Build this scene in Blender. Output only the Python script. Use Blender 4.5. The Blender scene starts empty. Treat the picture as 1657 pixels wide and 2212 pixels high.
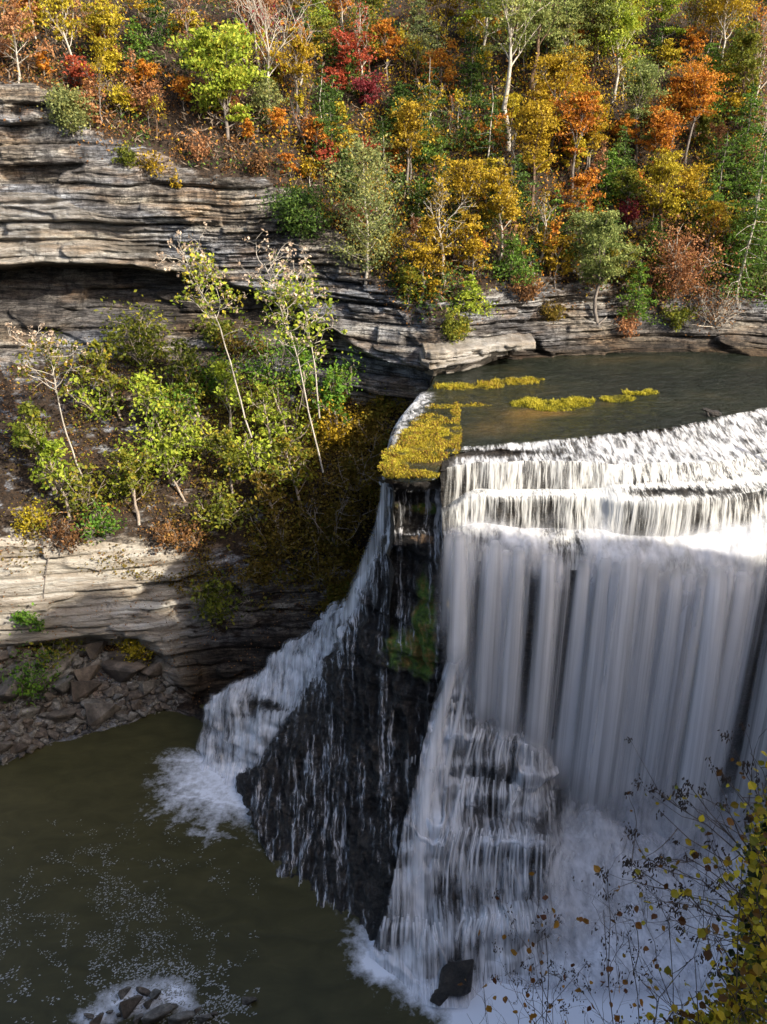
SKY = .15; SUNP = 4.1; EXPO = 1.15
RH = 107
import bpy, math, random
import numpy as np
from mathutils import Vector
from mathutils.bvhtree import BVHTree

sc = bpy.context.scene
C = sc.collection
RND = random.Random(7)

# ---------------------------------------------------------------- camera maths
F = 1736.0; CX = 828.5; CY = 1106.0; CAMZ = 68.0
TH = math.radians(25.0)
CT, ST = math.cos(TH), math.sin(TH)

def ray(x, y):
    u = (np.asarray(x, float) - CX) / F
    v = (np.asarray(y, float) - CY) / F
    return u, CT - v * ST, -ST - v * CT

def at_depth(x, y, D):
    a, b, c = ray(x, y)
    t = np.asarray(D, float) / b
    return np.stack([a * t, b * t, CAMZ + c * t], -1)

def at_height(x, y, z):
    a, b, c = ray(x, y)
    t = (np.asarray(z, float) - CAMZ) / c
    return np.stack([a * t, b * t, CAMZ + c * t], -1)

# ---------------------------------------------------------------- noise
def _hash(ix, iy, iz, seed):
    h = (ix * 374761393 + iy * 668265263 + iz * 2147483647 + seed * 144665) & 0xFFFFFFFF
    h = ((h ^ (h >> 13)) * 1274126177) & 0xFFFFFFFF
    h = ((h ^ (h >> 16)) * 2246822519) & 0xFFFFFFFF
    return ((h ^ (h >> 15)) & 0xFFFFFF) / float(0xFFFFFF)

def vn(x, y, z, seed=0):
    x, y, z = np.broadcast_arrays(np.asarray(x, float), np.asarray(y, float), np.asarray(z, float))
    fx, fy, fz = np.floor(x), np.floor(y), np.floor(z)
    ix, iy, iz = (f.astype(np.int64) + 5000 for f in (fx, fy, fz))
    tx, ty, tz = x - fx, y - fy, z - fz
    tx, ty, tz = (t * t * (3 - 2 * t) for t in (tx, ty, tz))
    r = 0
    for dx in (0, 1):
        wx = tx if dx else 1 - tx
        for dy in (0, 1):
            wy = ty if dy else 1 - ty
            for dz in (0, 1):
                wz = tz if dz else 1 - tz
                r = r + wx * wy * wz * _hash(ix + dx, iy + dy, iz + dz, seed)
    return r * 2 - 1

def fbm(x, y, z, seed=0, octv=4):
    a, r, f = 1.0, 0, 1.0
    for o in range(octv):
        r = r + a * vn(x * f, y * f, z * f, seed + o * 17)
        a *= .5; f *= 2.03
    return r / 1.6

def sstep(a, b, x):
    t = np.clip((x - a) / (b - a), 0, 1)
    return t * t * (3 - 2 * t)

# ---------------------------------------------------------------- mesh helpers
def mesh_np(name, v, q, mat=None, attrs=None, smooth=True, tri=False):
    v = np.asarray(v, np.float32).reshape(-1, 3)
    q = np.asarray(q, np.int32); n = 3 if tri else 4
    q = q.reshape(-1, n)
    me = bpy.data.meshes.new(name)
    me.vertices.add(len(v)); me.vertices.foreach_set("co", v.ravel())
    me.loops.add(q.size); me.loops.foreach_set("vertex_index", q.ravel())
    me.polygons.add(len(q)); me.polygons.foreach_set("loop_start", np.arange(0, q.size, n, dtype=np.int32))
    me.update(calc_edges=True)
    me.polygons.foreach_set("use_smooth", np.full(len(q), bool(smooth)))
    if attrs:
        for k, a in attrs.items():
            dom = "POINT" if len(a) == len(v) else "FACE"
            at = me.attributes.new(k, "FLOAT", dom); at.data.foreach_set("value", np.asarray(a, np.float32).ravel())
    if mat is not None:
        for m in (mat if isinstance(mat, (list, tuple)) else [mat]): me.materials.append(m)
    return me

def link(name, me, parent=None, loc=None):
    o = bpy.data.objects.new(name, me); C.objects.link(o)
    if parent is not None: o.parent = parent
    if loc is not None: o.location = loc
    return o

def tag(o, label=None, cat=None, group=None, kind=None):
    if label: o["label"] = label
    if cat: o["category"] = cat
    if group: o["group"] = group
    if kind: o["kind"] = kind
    return o

def empty(name, loc=(0, 0, 0), rz=0.0):
    o = bpy.data.objects.new(name, None); C.objects.link(o)
    o.empty_display_size = .2; o.location = loc; o.rotation_euler = (0, 0, rz)
    return o

def gridq(nr, nc):
    i = np.arange(nr * nc).reshape(nr, nc)
    return np.stack([i[:-1, :-1], i[1:, :-1], i[1:, 1:], i[:-1, 1:]], -1).reshape(-1, 4)

def cubic_cols(cx, A, xs):
    """A: (..., ncols) values at cx; smooth (Hermite, finite-difference tangents) at xs"""
    cx = np.asarray(cx, float)
    m = np.empty_like(A)
    d = (A[..., 1:] - A[..., :-1]) / (cx[1:] - cx[:-1])
    m[..., 0] = d[..., 0]; m[..., -1] = d[..., -1]
    m[..., 1:-1] = np.where(d[..., 1:] * d[..., :-1] > 0, 2 * d[..., 1:] * d[..., :-1] / (d[..., 1:] + d[..., :-1] + 1e-12 * np.sign(d[..., 1:] + 1e-20)), 0)
    k = np.clip(np.searchsorted(cx, xs, side="right") - 1, 0, len(cx) - 2)
    h = cx[k + 1] - cx[k]; t = (xs - cx[k]) / h
    return ((2*t**3 - 3*t**2 + 1) * A[..., k] + (t**3 - 2*t**2 + t) * h * m[..., k]
            + (-2*t**3 + 3*t**2) * A[..., k + 1] + (t**3 - t**2) * h * m[..., k + 1])

def sheet(ctrl, rows_per, ncols, us=None):
    """ctrl[row][col] = (x, y, D) in picture-plane units and metres, rows_per = samples per row gap.
    Returns px (R,Cn), py, P (R,Cn,3)"""
    A = np.array(ctrl, float)                       # (nr, nc, 3)
    nr, nc = A.shape[:2]
    cx = np.arange(nc, dtype=float) if us is None else np.asarray(us, float)
    xs = np.linspace(cx[0], cx[-1], ncols)
    B = np.stack([cubic_cols(cx, A[:, :, k], xs) for k in range(3)], -1)   # (nr, ncols, 3)
    out = []
    for r in range(nr - 1):
        n = rows_per[r] if isinstance(rows_per, (list, tuple)) else rows_per
        t = (np.arange(n) / n)[:, None, None]
        out.append(B[r][None] * (1 - t) + B[r + 1][None] * t)
    out.append(B[-1][None])
    G = np.concatenate(out, 0)
    return G[..., 0], G[..., 1], at_depth(G[..., 0], G[..., 1], G[..., 2])

def rowid(rows_per, nr):
    out = []
    for r in range(nr - 1):
        n = rows_per[r] if isinstance(rows_per, (list, tuple)) else rows_per
        out.append(r + np.arange(n) / n)
    out.append([nr - 1.0])
    return np.concatenate(out)

def smooth_grid(P, n):
    P = P.copy()
    for _ in range(n):
        P[1:-1] = (P[:-2] + 2 * P[1:-1] + P[2:]) / 4
        P[:, 1:-1] = (P[:, :-2] + 2 * P[:, 1:-1] + P[:, 2:]) / 4
    return P

def normals(P):
    dr = np.gradient(P, axis=0); dc = np.gradient(P, axis=1)
    n = np.cross(dr, dc); n /= np.linalg.norm(n, axis=-1, keepdims=True) + 1e-9
    s = np.sign((n * (np.array([0, 0, CAMZ]) - P)).sum(-1, keepdims=True)); s[s == 0] = 1
    return n * s

# ---------------------------------------------------------------- node helpers
class NT:
    def __init__(s, name):
        s.m = bpy.data.materials.new(name); s.m.use_nodes = True
        s.t = s.m.node_tree; s.t.nodes.clear()
        s.out = s.t.nodes.new("ShaderNodeOutputMaterial")
    def n(s, typ, props=None, **ins):
        nd = s.t.nodes.new("ShaderNode" + typ)
        for k, v in (props or {}).items(): setattr(nd, k, v)
        for k, v in ins.items():
            key = int(k[1:]) if k[0] == "i" and k[1:].isdigit() else k.replace("_", " ")
            s.put(nd.inputs[key], v)
        return nd
    def put(s, sock, v):
        if isinstance(v, bpy.types.NodeSocket): s.t.links.new(v, sock)
        elif isinstance(v, bpy.types.Node): s.t.links.new(v.outputs[0], sock)
        else: sock.default_value = v
    def math(s, op, a, b=0.0, c=None, clamp=False):
        nd = s.t.nodes.new("ShaderNodeMath"); nd.operation = op; nd.use_clamp = clamp
        s.put(nd.inputs[0], a); s.put(nd.inputs[1], b)
        if c is not None: s.put(nd.inputs[2], c)
        return nd.outputs[0]
    def mix(s, f, a, b, blend="MIX"):
        nd = s.t.nodes.new("ShaderNodeMix"); nd.data_type = "RGBA"; nd.blend_type = blend
        s.put(nd.inputs[0], f); s.put(nd.inputs[6], a); s.put(nd.inputs[7], b)
        return nd.outputs[2]
    def ramp(s, f, stops, interp="LINEAR"):
        nd = s.t.nodes.new("ShaderNodeValToRGB"); cr = nd.color_ramp; cr.interpolation = interp
        while len(cr.elements) < len(stops): cr.elements.new(.5)
        for e, (p, c) in zip(cr.elements, stops):
            e.position = p; e.color = (c, c, c, 1) if isinstance(c, (int, float)) else (*c, 1)
        s.put(nd.inputs[0], f)
        return nd.outputs[0]
    def attr(s, name):
        nd = s.t.nodes.new("ShaderNodeAttribute"); nd.attribute_name = name
        return nd.outputs["Fac"]
    def pos(s, scale=(1, 1, 1), off=(0, 0, 0)):
        g = s.n("NewGeometry"); m = s.n("Mapping", Vector=g.outputs["Position"], Scale=scale, Location=off)
        return m.outputs[0]
    def noise(s, vec, scale=1.0, detail=4.0, rough=.55, dist=0.0):
        nd = s.n("TexNoise", Vector=vec, Scale=scale, Detail=detail, Roughness=rough, Distortion=dist)
        return nd.outputs[0]
    def bump(s, h, strength=.5, dist=.1, normal=None):
        nd = s.n("Bump", Height=h, Strength=strength, Distance=dist)
        if normal is not None: s.put(nd.inputs["Normal"], normal)
        return nd.outputs[0]
    def surf(s, sh):
        s.put(s.out.inputs["Surface"], sh); return s.m
def col(*c): return (*c, 1.0)

# ---------------------------------------------------------------- materials
def rock_material(name, dark=1.0, warm=.5):
    m = NT(name)
    big = m.noise(m.pos((.045, .045, .16)), 1, 4)
    lay = m.noise(m.pos((.10, .10, .9)), 1, 6, .65)
    lay2 = m.noise(m.pos((.5, .5, 3.0), (3, 1, 7)), 1, 5, .75)
    f = m.math("ADD", m.math("MULTIPLY", lay, .6), m.math("MULTIPLY", lay2, .4))
    c = m.ramp(f, [(.3, (.03*dark, .026*dark, .023*dark)), (.42, (.13*dark, .11*dark, .09*dark)), (.5, (.26*dark, .22*dark, .175*dark)), (.58, (.42*dark, .38*dark, .31*dark)), (.7, (.60*dark, .57*dark, .50*dark))])
    blue = m.ramp(big, [(.42, 0.0), (.58, 1.0)])
    c = m.mix(m.math("MULTIPLY", blue, .85), c, m.ramp(f, [(.33, (.035*dark, .04*dark, .05*dark)), (.5, (.19*dark, .205*dark, .24*dark)), (.64, (.50*dark, .53*dark, .58*dark))]))
    tan = m.noise(m.pos((.12, .12, .5), (9, 4, 2)), 1, 5, .6)
    c = m.mix(m.math("MULTIPLY", m.ramp(tan, [(.52, 0.0), (.66, 1.0)]), warm), c, col(.36*dark, .22*dark, .11*dark))
    patch = m.noise(m.pos((.22, .22, .45), (2, 9, 5)), 1, 6, .7)
    c = m.mix(m.ramp(patch, [(.36, .85), (.5, 0.0)]), c, m.mix(1.0, c, col(.28, .27, .27), "MULTIPLY"))
    st = m.noise(m.pos((.75, .75, .06), (1, 7, 3)), 1, 6, .65)
    c = m.mix(m.math("MULTIPLY", m.ramp(st, [(.50, 0.0), (.64, 1.0)]), .7), c, m.mix(1.0, c, col(.16, .16, .18), "MULTIPLY"))
    for sc_, wdt, st_ in (((.10, .10, 1.5), .016, .85), ((.3, .3, 3.6), .014, .7), ((.9, .9, .16), .010, .6)):
        rn = m.noise(m.pos(sc_, (sc_[2] * 3, 1, 2)), 1, 4, .6)
        ln = m.ramp(m.math("ABSOLUTE", m.math("SUBTRACT", rn, .5)), [(.0, st_), (wdt, st_ * .6), (wdt * 2, 0.0)])
        c = m.mix(ln, c, col(.012, .010, .009))
    stain = m.math("MULTIPLY", m.attr("stain"), 1.0)
    sn = m.noise(m.pos((.6, .6, .9), (5, 5, 5)), 1, 5, .65)
    sf = m.ramp(m.math("SUBTRACT", m.math("ADD", stain, sn), .75), [(.0, 0.0), (.12, 1.0)])
    c = m.mix(sf, c, col(.008, .008, .009))
    fine = m.noise(m.pos((1, 1, 2.2)), 3.0, 6, .7)
    c = m.mix(.5, c, m.mix(1.0, c, m.ramp(fine, [(.3, .35), (.7, 1.5)]), "MULTIPLY"))
    c = m.mix(m.attr("pale"), c, m.ramp(f, [(.3, (.12, .10, .08)), (.43, (.30, .25, .19)), (.52, (.40, .36, .30)), (.66, (.52, .50, .45))]))
    # leaf-littered soil
    lit = m.noise(m.pos(), 2.6, 5, .75)
    soil = m.ramp(lit, [(.3, (.005, .004, .003)), (.45, (.018, .012, .008)), (.56, (.042, .026, .015)), (.63, (.022, .014, .009)), (.74, (.11, .065, .035))])
    so = m.math("ADD", m.attr("soil"), m.math("MULTIPLY", m.math("SUBTRACT", m.noise(m.pos((.5, .5, 1.1), (2, 2, 2)), 1, 5, .6), .5), 1.6))
    c = m.mix(m.ramp(so, [(.42, 0.0), (.6, 1.0)]), c, soil)
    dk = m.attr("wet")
    c = m.mix(dk, c, m.mix(1.0, c, col(.28, .22, .16), "MULTIPLY"))  # darkens wet rock; in the cave and river bank it is painted shade
    b1 = m.bump(m.math("ADD", m.math("MULTIPLY", f, 1.0), m.math("MULTIPLY", fine, .35)), .9, .5)
    p = m.n("BsdfPrincipled", Base_Color=c, Roughness=.85, Normal=b1)
    p.inputs["Specular IOR Level"].default_value = .25
    return m.surf(p)

def wet_rock_material():
    m = NT("wet_rock")
    f = m.noise(m.pos((.5, .5, 1.8)), 1, 6, .7)
    fine = m.noise(m.pos(), 4.0, 6, .7)
    c = m.ramp(f, [(.3, (.004, .0038, .0035)), (.5, (.014, .011, .009)), (.62, (.040, .031, .024)), (.75, (.09, .070, .052))])
    mo = m.noise(m.pos((.8, .8, .45), (4, 4, 0)), 1, 5, .7)
    moss = m.ramp(m.math("ADD", m.attr("moss"), m.math("SUBTRACT", mo, .5)), [(.45, 0.0), (.7, 1.0)])
    mc = m.ramp(m.noise(m.pos((.5, .5, .5), (7, 1, 1)), 1.6, 5, .7), [(.35, (.02, .04, .006)), (.48, (.08, .15, .012)), (.56, (.16, .13, .022)), (.66, (.32, .19, .05))])
    c = m.mix(moss, c, mc)
    c = m.mix(m.ramp(m.math("ADD", m.attr("tan"), m.math("SUBTRACT", fine, .5)), [(.45, 0.0), (.7, 1.0)]), c, col(.22, .14, .08))
    rg = m.ramp(fine, [(.35, .28), (.65, .7)])
    b = m.bump(m.math("ADD", f, m.math("MULTIPLY", fine, .6)), 1.0, .5)
    p = m.n("BsdfPrincipled", Base_Color=c, Roughness=rg, Normal=b)
    return m.surf(p)

def water_white(name, scale, warp=.25, k=1.6, detail=5, soft=(0.15, .85), tint=(.86, .88, .92), seed=0, glow=.35, bumps=.25, fine=None):
    """falling water: white froth whose thickness (dens) and streaks set how much rock shows through"""
    m = NT(name)
    base = m.pos((1, 1, 1), (seed * 3.1, 0, seed * 1.7))
    wv = m.noise(m.pos((.35, .35, .35), (seed, 2, 1)), 1, 3)
    wadd = m.n("VectorMath", {"operation": "SCALE"}); m.put(wadd.inputs[0], m.n("CombineXYZ", X=wv, Y=wv, Z=0.0)); wadd.inputs["Scale"].default_value = warp
    vv = m.n("VectorMath", {"operation": "ADD"}); m.put(vv.inputs[0], base); m.put(vv.inputs[1], wadd.outputs[0])
    mp = m.n("Mapping", Vector=vv.outputs[0], Scale=scale)
    nz = m.noise(mp.outputs[0], 1, detail, .6)
    if fine:
        nf = m.noise(m.n("Mapping", Vector=vv.outputs[0], Scale=fine).outputs[0], 1, 4, .6)
        nz2 = m.math("ADD", m.math("MULTIPLY", nz, .55), m.math("MULTIPLY", nf, .45))
    else: nz2 = nz
    a = m.math("ADD", m.attr("dens"), m.math("MULTIPLY", m.math("SUBTRACT", nz2, .5), k * 2))
    a = m.n("MapRange", {"interpolation_type": "SMOOTHSTEP"}, Value=a, From_Min=soft[0], From_Max=soft[1], To_Min=0.0, To_Max=1.0).outputs[0]
    a = m.math("MULTIPLY", a, m.attr("edge"))
    colr = m.ramp(nz2, [(.35, tuple(t * .62 for t in tint)), (.55, tint)])
    b = m.bump(nz2, bumps, .4)
    d = m.n("BsdfDiffuse", Color=colr, Normal=b)
    tr = m.n("BsdfTranslucent", Color=colr)
    s1 = m.n("MixShader", Fac=glow); m.put(s1.inputs[1], d.outputs[0]); m.put(s1.inputs[2], tr.outputs[0])
    t = m.n("BsdfTransparent")
    s2 = m.n("MixShader", Fac=a); m.put(s2.inputs[1], t.outputs[0]); m.put(s2.inputs[2], s1.outputs[0])
    return m.surf(s2)

def river_material():
    m = NT("river_water")
    w = m.noise(m.pos((.5, .9, 1)), 1.0, 6, .65, .8)
    w2 = m.noise(m.pos((2.2, 1.1, 1)), 2.0, 4, .6, .3)
    br = m.noise(m.pos((.05, .09, 1), (3, 5, 0)), 1, 4, .6, .5)
    c = m.ramp(m.math("ADD", br, m.math("MULTIPLY", m.attr("shoal"), .4)), [(.38, (.007, .010, .007)), (.55, (.014, .017, .010)), (.7, (.04, .032, .014)), (.95, (.12, .07, .02))])
    c = m.mix(m.math("MULTIPLY", m.ramp(w2, [(.56, 0.0), (.72, 1.0)]), .3), c, col(.11, .13, .115))  # painted ripple highlights, a paler tone mixed into the water colour
    foam = m.ramp(m.math("ADD", m.attr("foam"), m.math("SUBTRACT", m.noise(m.pos((1.2, .8, 1)), 3.5, 5, .75), .5)), [(.42, 0.0), (.6, 1.0)])
    c = m.mix(foam, c, col(.8, .82, .85))
    rg = m.math("ADD", .12, m.math("MULTIPLY", foam, .6))
    b = m.bump(m.math("ADD", w, m.math("MULTIPLY", w2, .35)), 1.0, .8)
    p = m.n("BsdfPrincipled", Base_Color=c, Roughness=rg, Normal=b)
    p.inputs["IOR"].default_value = 1.33
    return m.surf(p)

def pool_material():
    m = NT("pool_water")
    w = m.noise(m.pos((.25, .5, 1)), 1, 5, .6, .6)
    w2 = m.noise(m.pos((1, 1.6, 1)), 1.2, 3, .5)
    c = m.ramp(w, [(.35, (.036, .034, .015)), (.6, (.050, .046, .020)), (.75, (.062, .054, .024))])
    b = m.bump(m.math("ADD", w, m.math("MULTIPLY", w2, .2)), .25, .25)
    foam = m.ramp(m.math("ADD", m.attr("foam"), m.math("SUBTRACT", m.noise(m.pos((1.0, 1.0, 1)), 1.6, 5, .7), .5)), [(.30, 0.0), (1.15, 1.0)])
    c = m.mix(foam, c, col(.70, .73, .80))
    p = m.n("BsdfPrincipled", Base_Color=c, Roughness=m.math("ADD", .32, m.math("MULTIPLY", foam, .5)), Normal=b)
    p.inputs["IOR"].default_value = 1.33; p.inputs["Specular IOR Level"].default_value = .3
    return m.surf(p)

def leaf_material(name, cols, trans=.4, rough=.6, spread=.25):
    """cols: ramp stops over a per-leaf random value; a per-plant random shifts it"""
    m = NT(name)
    r = m.attr("rnd")
    oi = m.n("ObjectInfo")
    rr = m.math("ADD", r, m.math("MULTIPLY", m.math("SUBTRACT", oi.outputs["Random"], .5), spread), clamp=True)
    n = len(cols)
    c = m.ramp(rr, [((i + .0) / max(1, n - 1), cc) for i, cc in enumerate(cols)])
    d = m.n("BsdfPrincipled", Base_Color=c, Roughness=rough); d.inputs["Specular IOR Level"].default_value = .2
    t = m.n("BsdfTranslucent", Color=c)
    s = m.n("MixShader", Fac=trans); m.put(s.inputs[1], d.outputs[0]); m.put(s.inputs[2], t.outputs[0])
    return m.surf(s)

def bark_material(name, c1, c2, sc_=3.0):
    m = NT(name)
    g = m.n("TexCoord")
    v = m.n("Mapping", Vector=g.outputs["Object"], Scale=(sc_, sc_, sc_ * .25))
    f = m.noise(v.outputs[0], 1, 5, .7)
    c = m.ramp(f, [(.3, c1), (.7, c2)])
    p = m.n("BsdfPrincipled", Base_Color=c, Roughness=.85, Normal=m.bump(f, .6, .1))
    return m.surf(p)

M = {}
M["cliff"] = rock_material("layered_limestone", .80, .5)
M["boulder"] = None
M["wet"] = wet_rock_material()
M["river"] = river_material()
M["pool"] = pool_material()
M["bark_pale"] = bark_material("pale_bark", (.22, .19, .15), (.5, .45, .38))
M["bark_grey"] = bark_material("grey_bark", (.07, .06, .05), (.24, .2, .17))
M["bark_brown"] = bark_material("brown_bark", (.05, .03, .02), (.2, .12, .07))
# ================================================================ the gorge: hillside and cliffs in one sheet
cols_x = [-110, 0, 100, 200, 300, 350, 400, 500, 600, 700, 780, 840, 880, 908, 935, 1000, 1060, 1150, 1250, 1400, 1550, 1780]
rim_y  = [172, 180, 198, 292, 332, 350, 368, 392, 412, 500, 585, 645, 690, 705, 705, 690, 640, 625, 640, 655, 645, 640]
rim_D  = [113, 113, 113, 113, 113, 113, 113, 113, 113, 112, 109, 106.5, 104.5, 104, 103, 105, 108, 111, 113, 114, 115, 116]
lip_y  = [570, 570, 562, 566, 573, 582, 592, 612, 642, 702, 752, 782, 797, 806, 812, 797, 783, 775, 769, 764, 764, 768]
D1     = [124, 124, 124, 124, 126, 127, 128, 131, 134, 138, 140, 141, 142, 142, 143, 143, 143, 144, 145, 146, 147, 148]
def lipD(i):
    x = cols_x[i]
    if x <= 500: return 108.8
    if x >= 935: return float(at_height(x, lip_y[i], 41.0)[1])
    return float(np.interp(x, [500, 700, 840, 935], [108.8, 107, 102.5, float(at_height(935, 812, 41)[1])]))
for L_x, a_, b_ in ((rim_y, 150, 640), (rim_D, 108, 118), (lip_y, 560, 772), (D1, 120, 152)):
    L_x.insert(0, a_); L_x.append(b_)
cols_x.insert(0, -420); cols_x.append(2200)
lef = 14                                               # columns left of the river nose
def lower(i, row):
    """rows below the overhang; right of the nose they dive under the river"""
    x = cols_x[i]; ly = lip_y[i]
    if x > 908:
        d = lipD(i)
        return (x, ly + 6 + row * 26, d + 1.5 + row * 1.2)
    T = {
     "cave_top": ([0, 500, 700, 880], [12, 10, 6, 3], [-110, 300, 600, 700, 840, 908], [117, 116, 114, 110, 104.5, 101]),
     "cave_bot": (None, [(-110, 738), (0, 735), (100, 722), (200, 714), (300, 720), (400, 728), (500, 745), (600, 770), (700, 798), (780, 818), (840, 838), (908, 855)], [-110, 300, 600, 700, 840, 908], [109.5, 109.5, 109, 107.5, 104, 102]),
     "tal_top": (None, [(-110, 800), (0, 795), (200, 780), (400, 785), (600, 815), (700, 850), (780, 880), (908, 905)], [-110, 300, 600, 700, 840, 908], [106, 107, 107, 106, 104, 102]),
     "tal_mid": (None, [(-110, 990), (400, 1000), (700, 1040), (908, 1060)], [-110, 0, 300, 600, 700, 840, 908], [95, 95.5, 98, 99, 99, 98.5, 98]),
     "tal_bot": (None, [(-110, 1175), (0, 1178), (200, 1188), (400, 1212), (600, 1235), (908, 1270)], [-110, 0, 300, 600, 700, 840, 908], [86.5, 86.5, 89, 92, 92.5, 92, 91]),
     "ledge_bot": (None, [(-110, 1400), (0, 1398), (60, 1392), (100, 1386), (200, 1372), (300, 1370), (350, 1400), (400, 1470), (450, 1510), (500, 1515), (600, 1480), (908, 1480)], [-110, 0, 300, 400, 600, 908], [84, 84.2, 86.5, 86, 86, 86]),
     "cut": (None, [(-110, 1404), (0, 1402), (100, 1396), (200, 1392), (300, 1402), (350, 1438), (400, 1490), (450, 1525), (500, 1530), (600, 1500), (908, 1510)], [-110, 0, 60, 200, 300, 350, 400, 600, 908], [85, 85.2, 87, 89.3, 89.5, 88.3, 86, 85.5, 85.5]),
     "scree_top": (None, [(-110, 1408), (0, 1408), (100, 1402), (200, 1400), (300, 1425), (350, 1470), (400, 1505), (450, 1535), (500, 1540), (908, 1540)], [-110, 0, 60, 200, 300, 400, 908], [84.3, 84.5, 86, 88, 87.5, 85.5, 85]),
    }[row]
    y = np.interp(x, *zip(*T[1])) if T[0] is None else ly + np.interp(x, T[0], T[1])
    return (x, float(y), float(np.interp(x, T[2], T[3])))
ctrl = []
n = len(cols_x)
ctrl.append([(x, -150, d + 28) for x, d in zip(cols_x, D1)])
ctrl.append([(x, 70, d) for x, d in zip(cols_x, D1)])
ctrl.append([(x, 70 + (ry - 70) * .55, d + (rd - d) * (.52 if x < 700 else .60)) for x, d, ry, rd in zip(cols_x, D1, rim_y, rim_D)])
ctrl.append([(x, y, d) for x, y, d in zip(cols_x, rim_y, rim_D)])
ctrl.append([(x, y, lipD(i)) for i, (x, y) in enumerate(zip(cols_x, lip_y))])
names = ["cave_top", "cave_bot", "tal_top", "tal_mid", "tal_bot", "ledge_bot", "cut", "scree_top"]
for r, nm in enumerate(names):
    ctrl.append([lower(i, nm) if cols_x[i] <= 908 else lower(i, r) for i in range(n)])
def wl(i, y_of, z, r):
    x = cols_x[i]
    if x > 908: return lower(i, r)
    y = float(np.interp(x, *zip(*y_of)))
    return (x, y, float(at_height(x, y, z)[1]))
ctrl.append([wl(i, [(-110, 1690), (0, 1662), (50, 1640), (100, 1606), (200, 1578), (300, 1548), (370, 1525), (420, 1556), (460, 1580), (908, 1590)], 0.0, 9) for i in range(n)])
ctrl.append([wl(i, [(-110, 1760), (0, 1735), (50, 1710), (100, 1680), (200, 1650), (300, 1610), (370, 1590), (420, 1600), (460, 1620), (908, 1640)], -2.5, 10) for i in range(n)])
rp = [24, 60, 60, 170, 14, 90, 34, 110, 110, 110, 10, 8, 90, 12]
NC = 1180
px, py, P = sheet(ctrl, rp, NC, us=cols_x)
rid = rowid(rp, len(ctrl))[:, None] + 0 * px
P = smooth_grid(P, 2)
Nn = normals(smooth_grid(P, 12))
X, Y, Z = P[..., 0], P[..., 1], P[..., 2]
# which rows are bare rock
rockw = np.interp(rid, [0, 2.6, 3.0, 6.5, 7.0, 9, 9.15, 10.9, 11.2, 14], [.12, .15, 1, 1, .15, .15, .85, .85, .2, .1])
right = sstep(905, 935, px)
rockw = np.where(px > 920, np.interp(rid, [0, 2.3, 3, 14], [.12, .25, 1, 1]), rockw)
zz = Z + .9 * fbm(X * .05, Y * .05, Z * .02, 3) + .012 * X
def beds(zz, th, xl, seed):
    k = np.floor(zz / th); f = zz / th - k; ik = k.astype(np.int64) + 999; z0 = 0 * ik
    q = X * xl + Y * xl * .3 + 7 * _hash(ik, z0, z0, seed + 3) + .6 * vn(X * .3, Y * .3, zz * .5, seed)
    i = np.floor(q); fr = q - i
    h = _hash(ik, i.astype(np.int64) + 999, z0, seed); h2 = _hash(ik, i.astype(np.int64) + 1000, z0, seed)
    o = (h + (h2 - h) * sstep(.82, 1.0, fr)) - .5
    m = np.clip(vn(X * .12, Y * .12, zz * .2, seed + 5) + .6, 0, 1)
    crack = -(np.exp(-(f / .09) ** 2) + np.exp(-((1 - f) / .09) ** 2)) * m
    return o, crack
o1, c1 = beds(zz, 2.3, .10, 11); o2, c2 = beds(zz + .4, .85, .22, 12); o3, c3 = beds(zz + .1, .33, .5, 13)
l3 = vn(X * .8, Y * .7, zz * 3.2, 14)
bulge = fbm(X * .06, Y * .06, Z * .08, 31, 3)
msk = .25 + .9 * sstep(-.25, .35, vn(X * .07, Y * .07, zz * .16, 15))
disp = rockw * (2.6 * o1 + .9 * c1 + msk * (1.4 * o2 + .45 * c2 + .5 * o3 + .15 * c3) + .12 * l3 + 1.6 * bulge)
disp = disp + (1 - rockw) * (1.1 * fbm(X * .12, Y * .12, Z * .12, 41) + .3 * fbm(X * .9, Y * .9, Z * .9, 42, 3))
big_r = np.where(px < 920, np.interp(rid, [9, 9.3, 10.8, 11], [1, .45, .45, 1]), 1)
Nh = Nn.copy(); Nh[..., 2] *= np.where(rockw > .5, .25, 1)
P2 = P + Nh * (disp * big_r)[..., None]
edge_fix = np.where(px > 925, 1 - sstep(3.93, 4.0, rid) * 0, 1)
soil = np.interp(rid, [0, 2.75, 3.05, 6.4, 7.0, 8.7, 9.05, 10.8, 11, 12, 12.7, 14], [.9, .85, .1, .05, .62, .66, .22, .25, .55, .55, .4, 0])
soil = np.where(px > 920, np.interp(rid, [0, 2.6, 3.05, 3.5, 4, 14], [.9, .8, .42, .2, .1, 0]), soil)
soil = soil + .25 * np.exp(-(((px - 520) / 160) ** 2 + ((py - 1300) / 110) ** 2)) + .3 * np.exp(-(((px - 470) / 120) ** 2 + ((py - 380) / 40) ** 2))
soil = soil - .35 * np.exp(-(((px - 1000) / 75) ** 2 + ((py - 235) / 30) ** 2))
stain = .42 * np.exp(-(((px - 300) / 75) ** 2 + ((py - 542) / 26) ** 2)) + .42 * np.exp(-(((px - 430) / 55) ** 2 + ((py - 578) / 22) ** 2)) + .2 * np.exp(-(((px - 120) / 160) ** 2 + ((py - 650) / 22) ** 2))
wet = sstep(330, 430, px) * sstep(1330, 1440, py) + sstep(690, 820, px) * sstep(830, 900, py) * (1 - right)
wet = wet + .75 * ((rid > 4.3) & (rid < 6.0)) * (px < 720)  # cave shade painted into the rock colour, not damp
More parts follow.
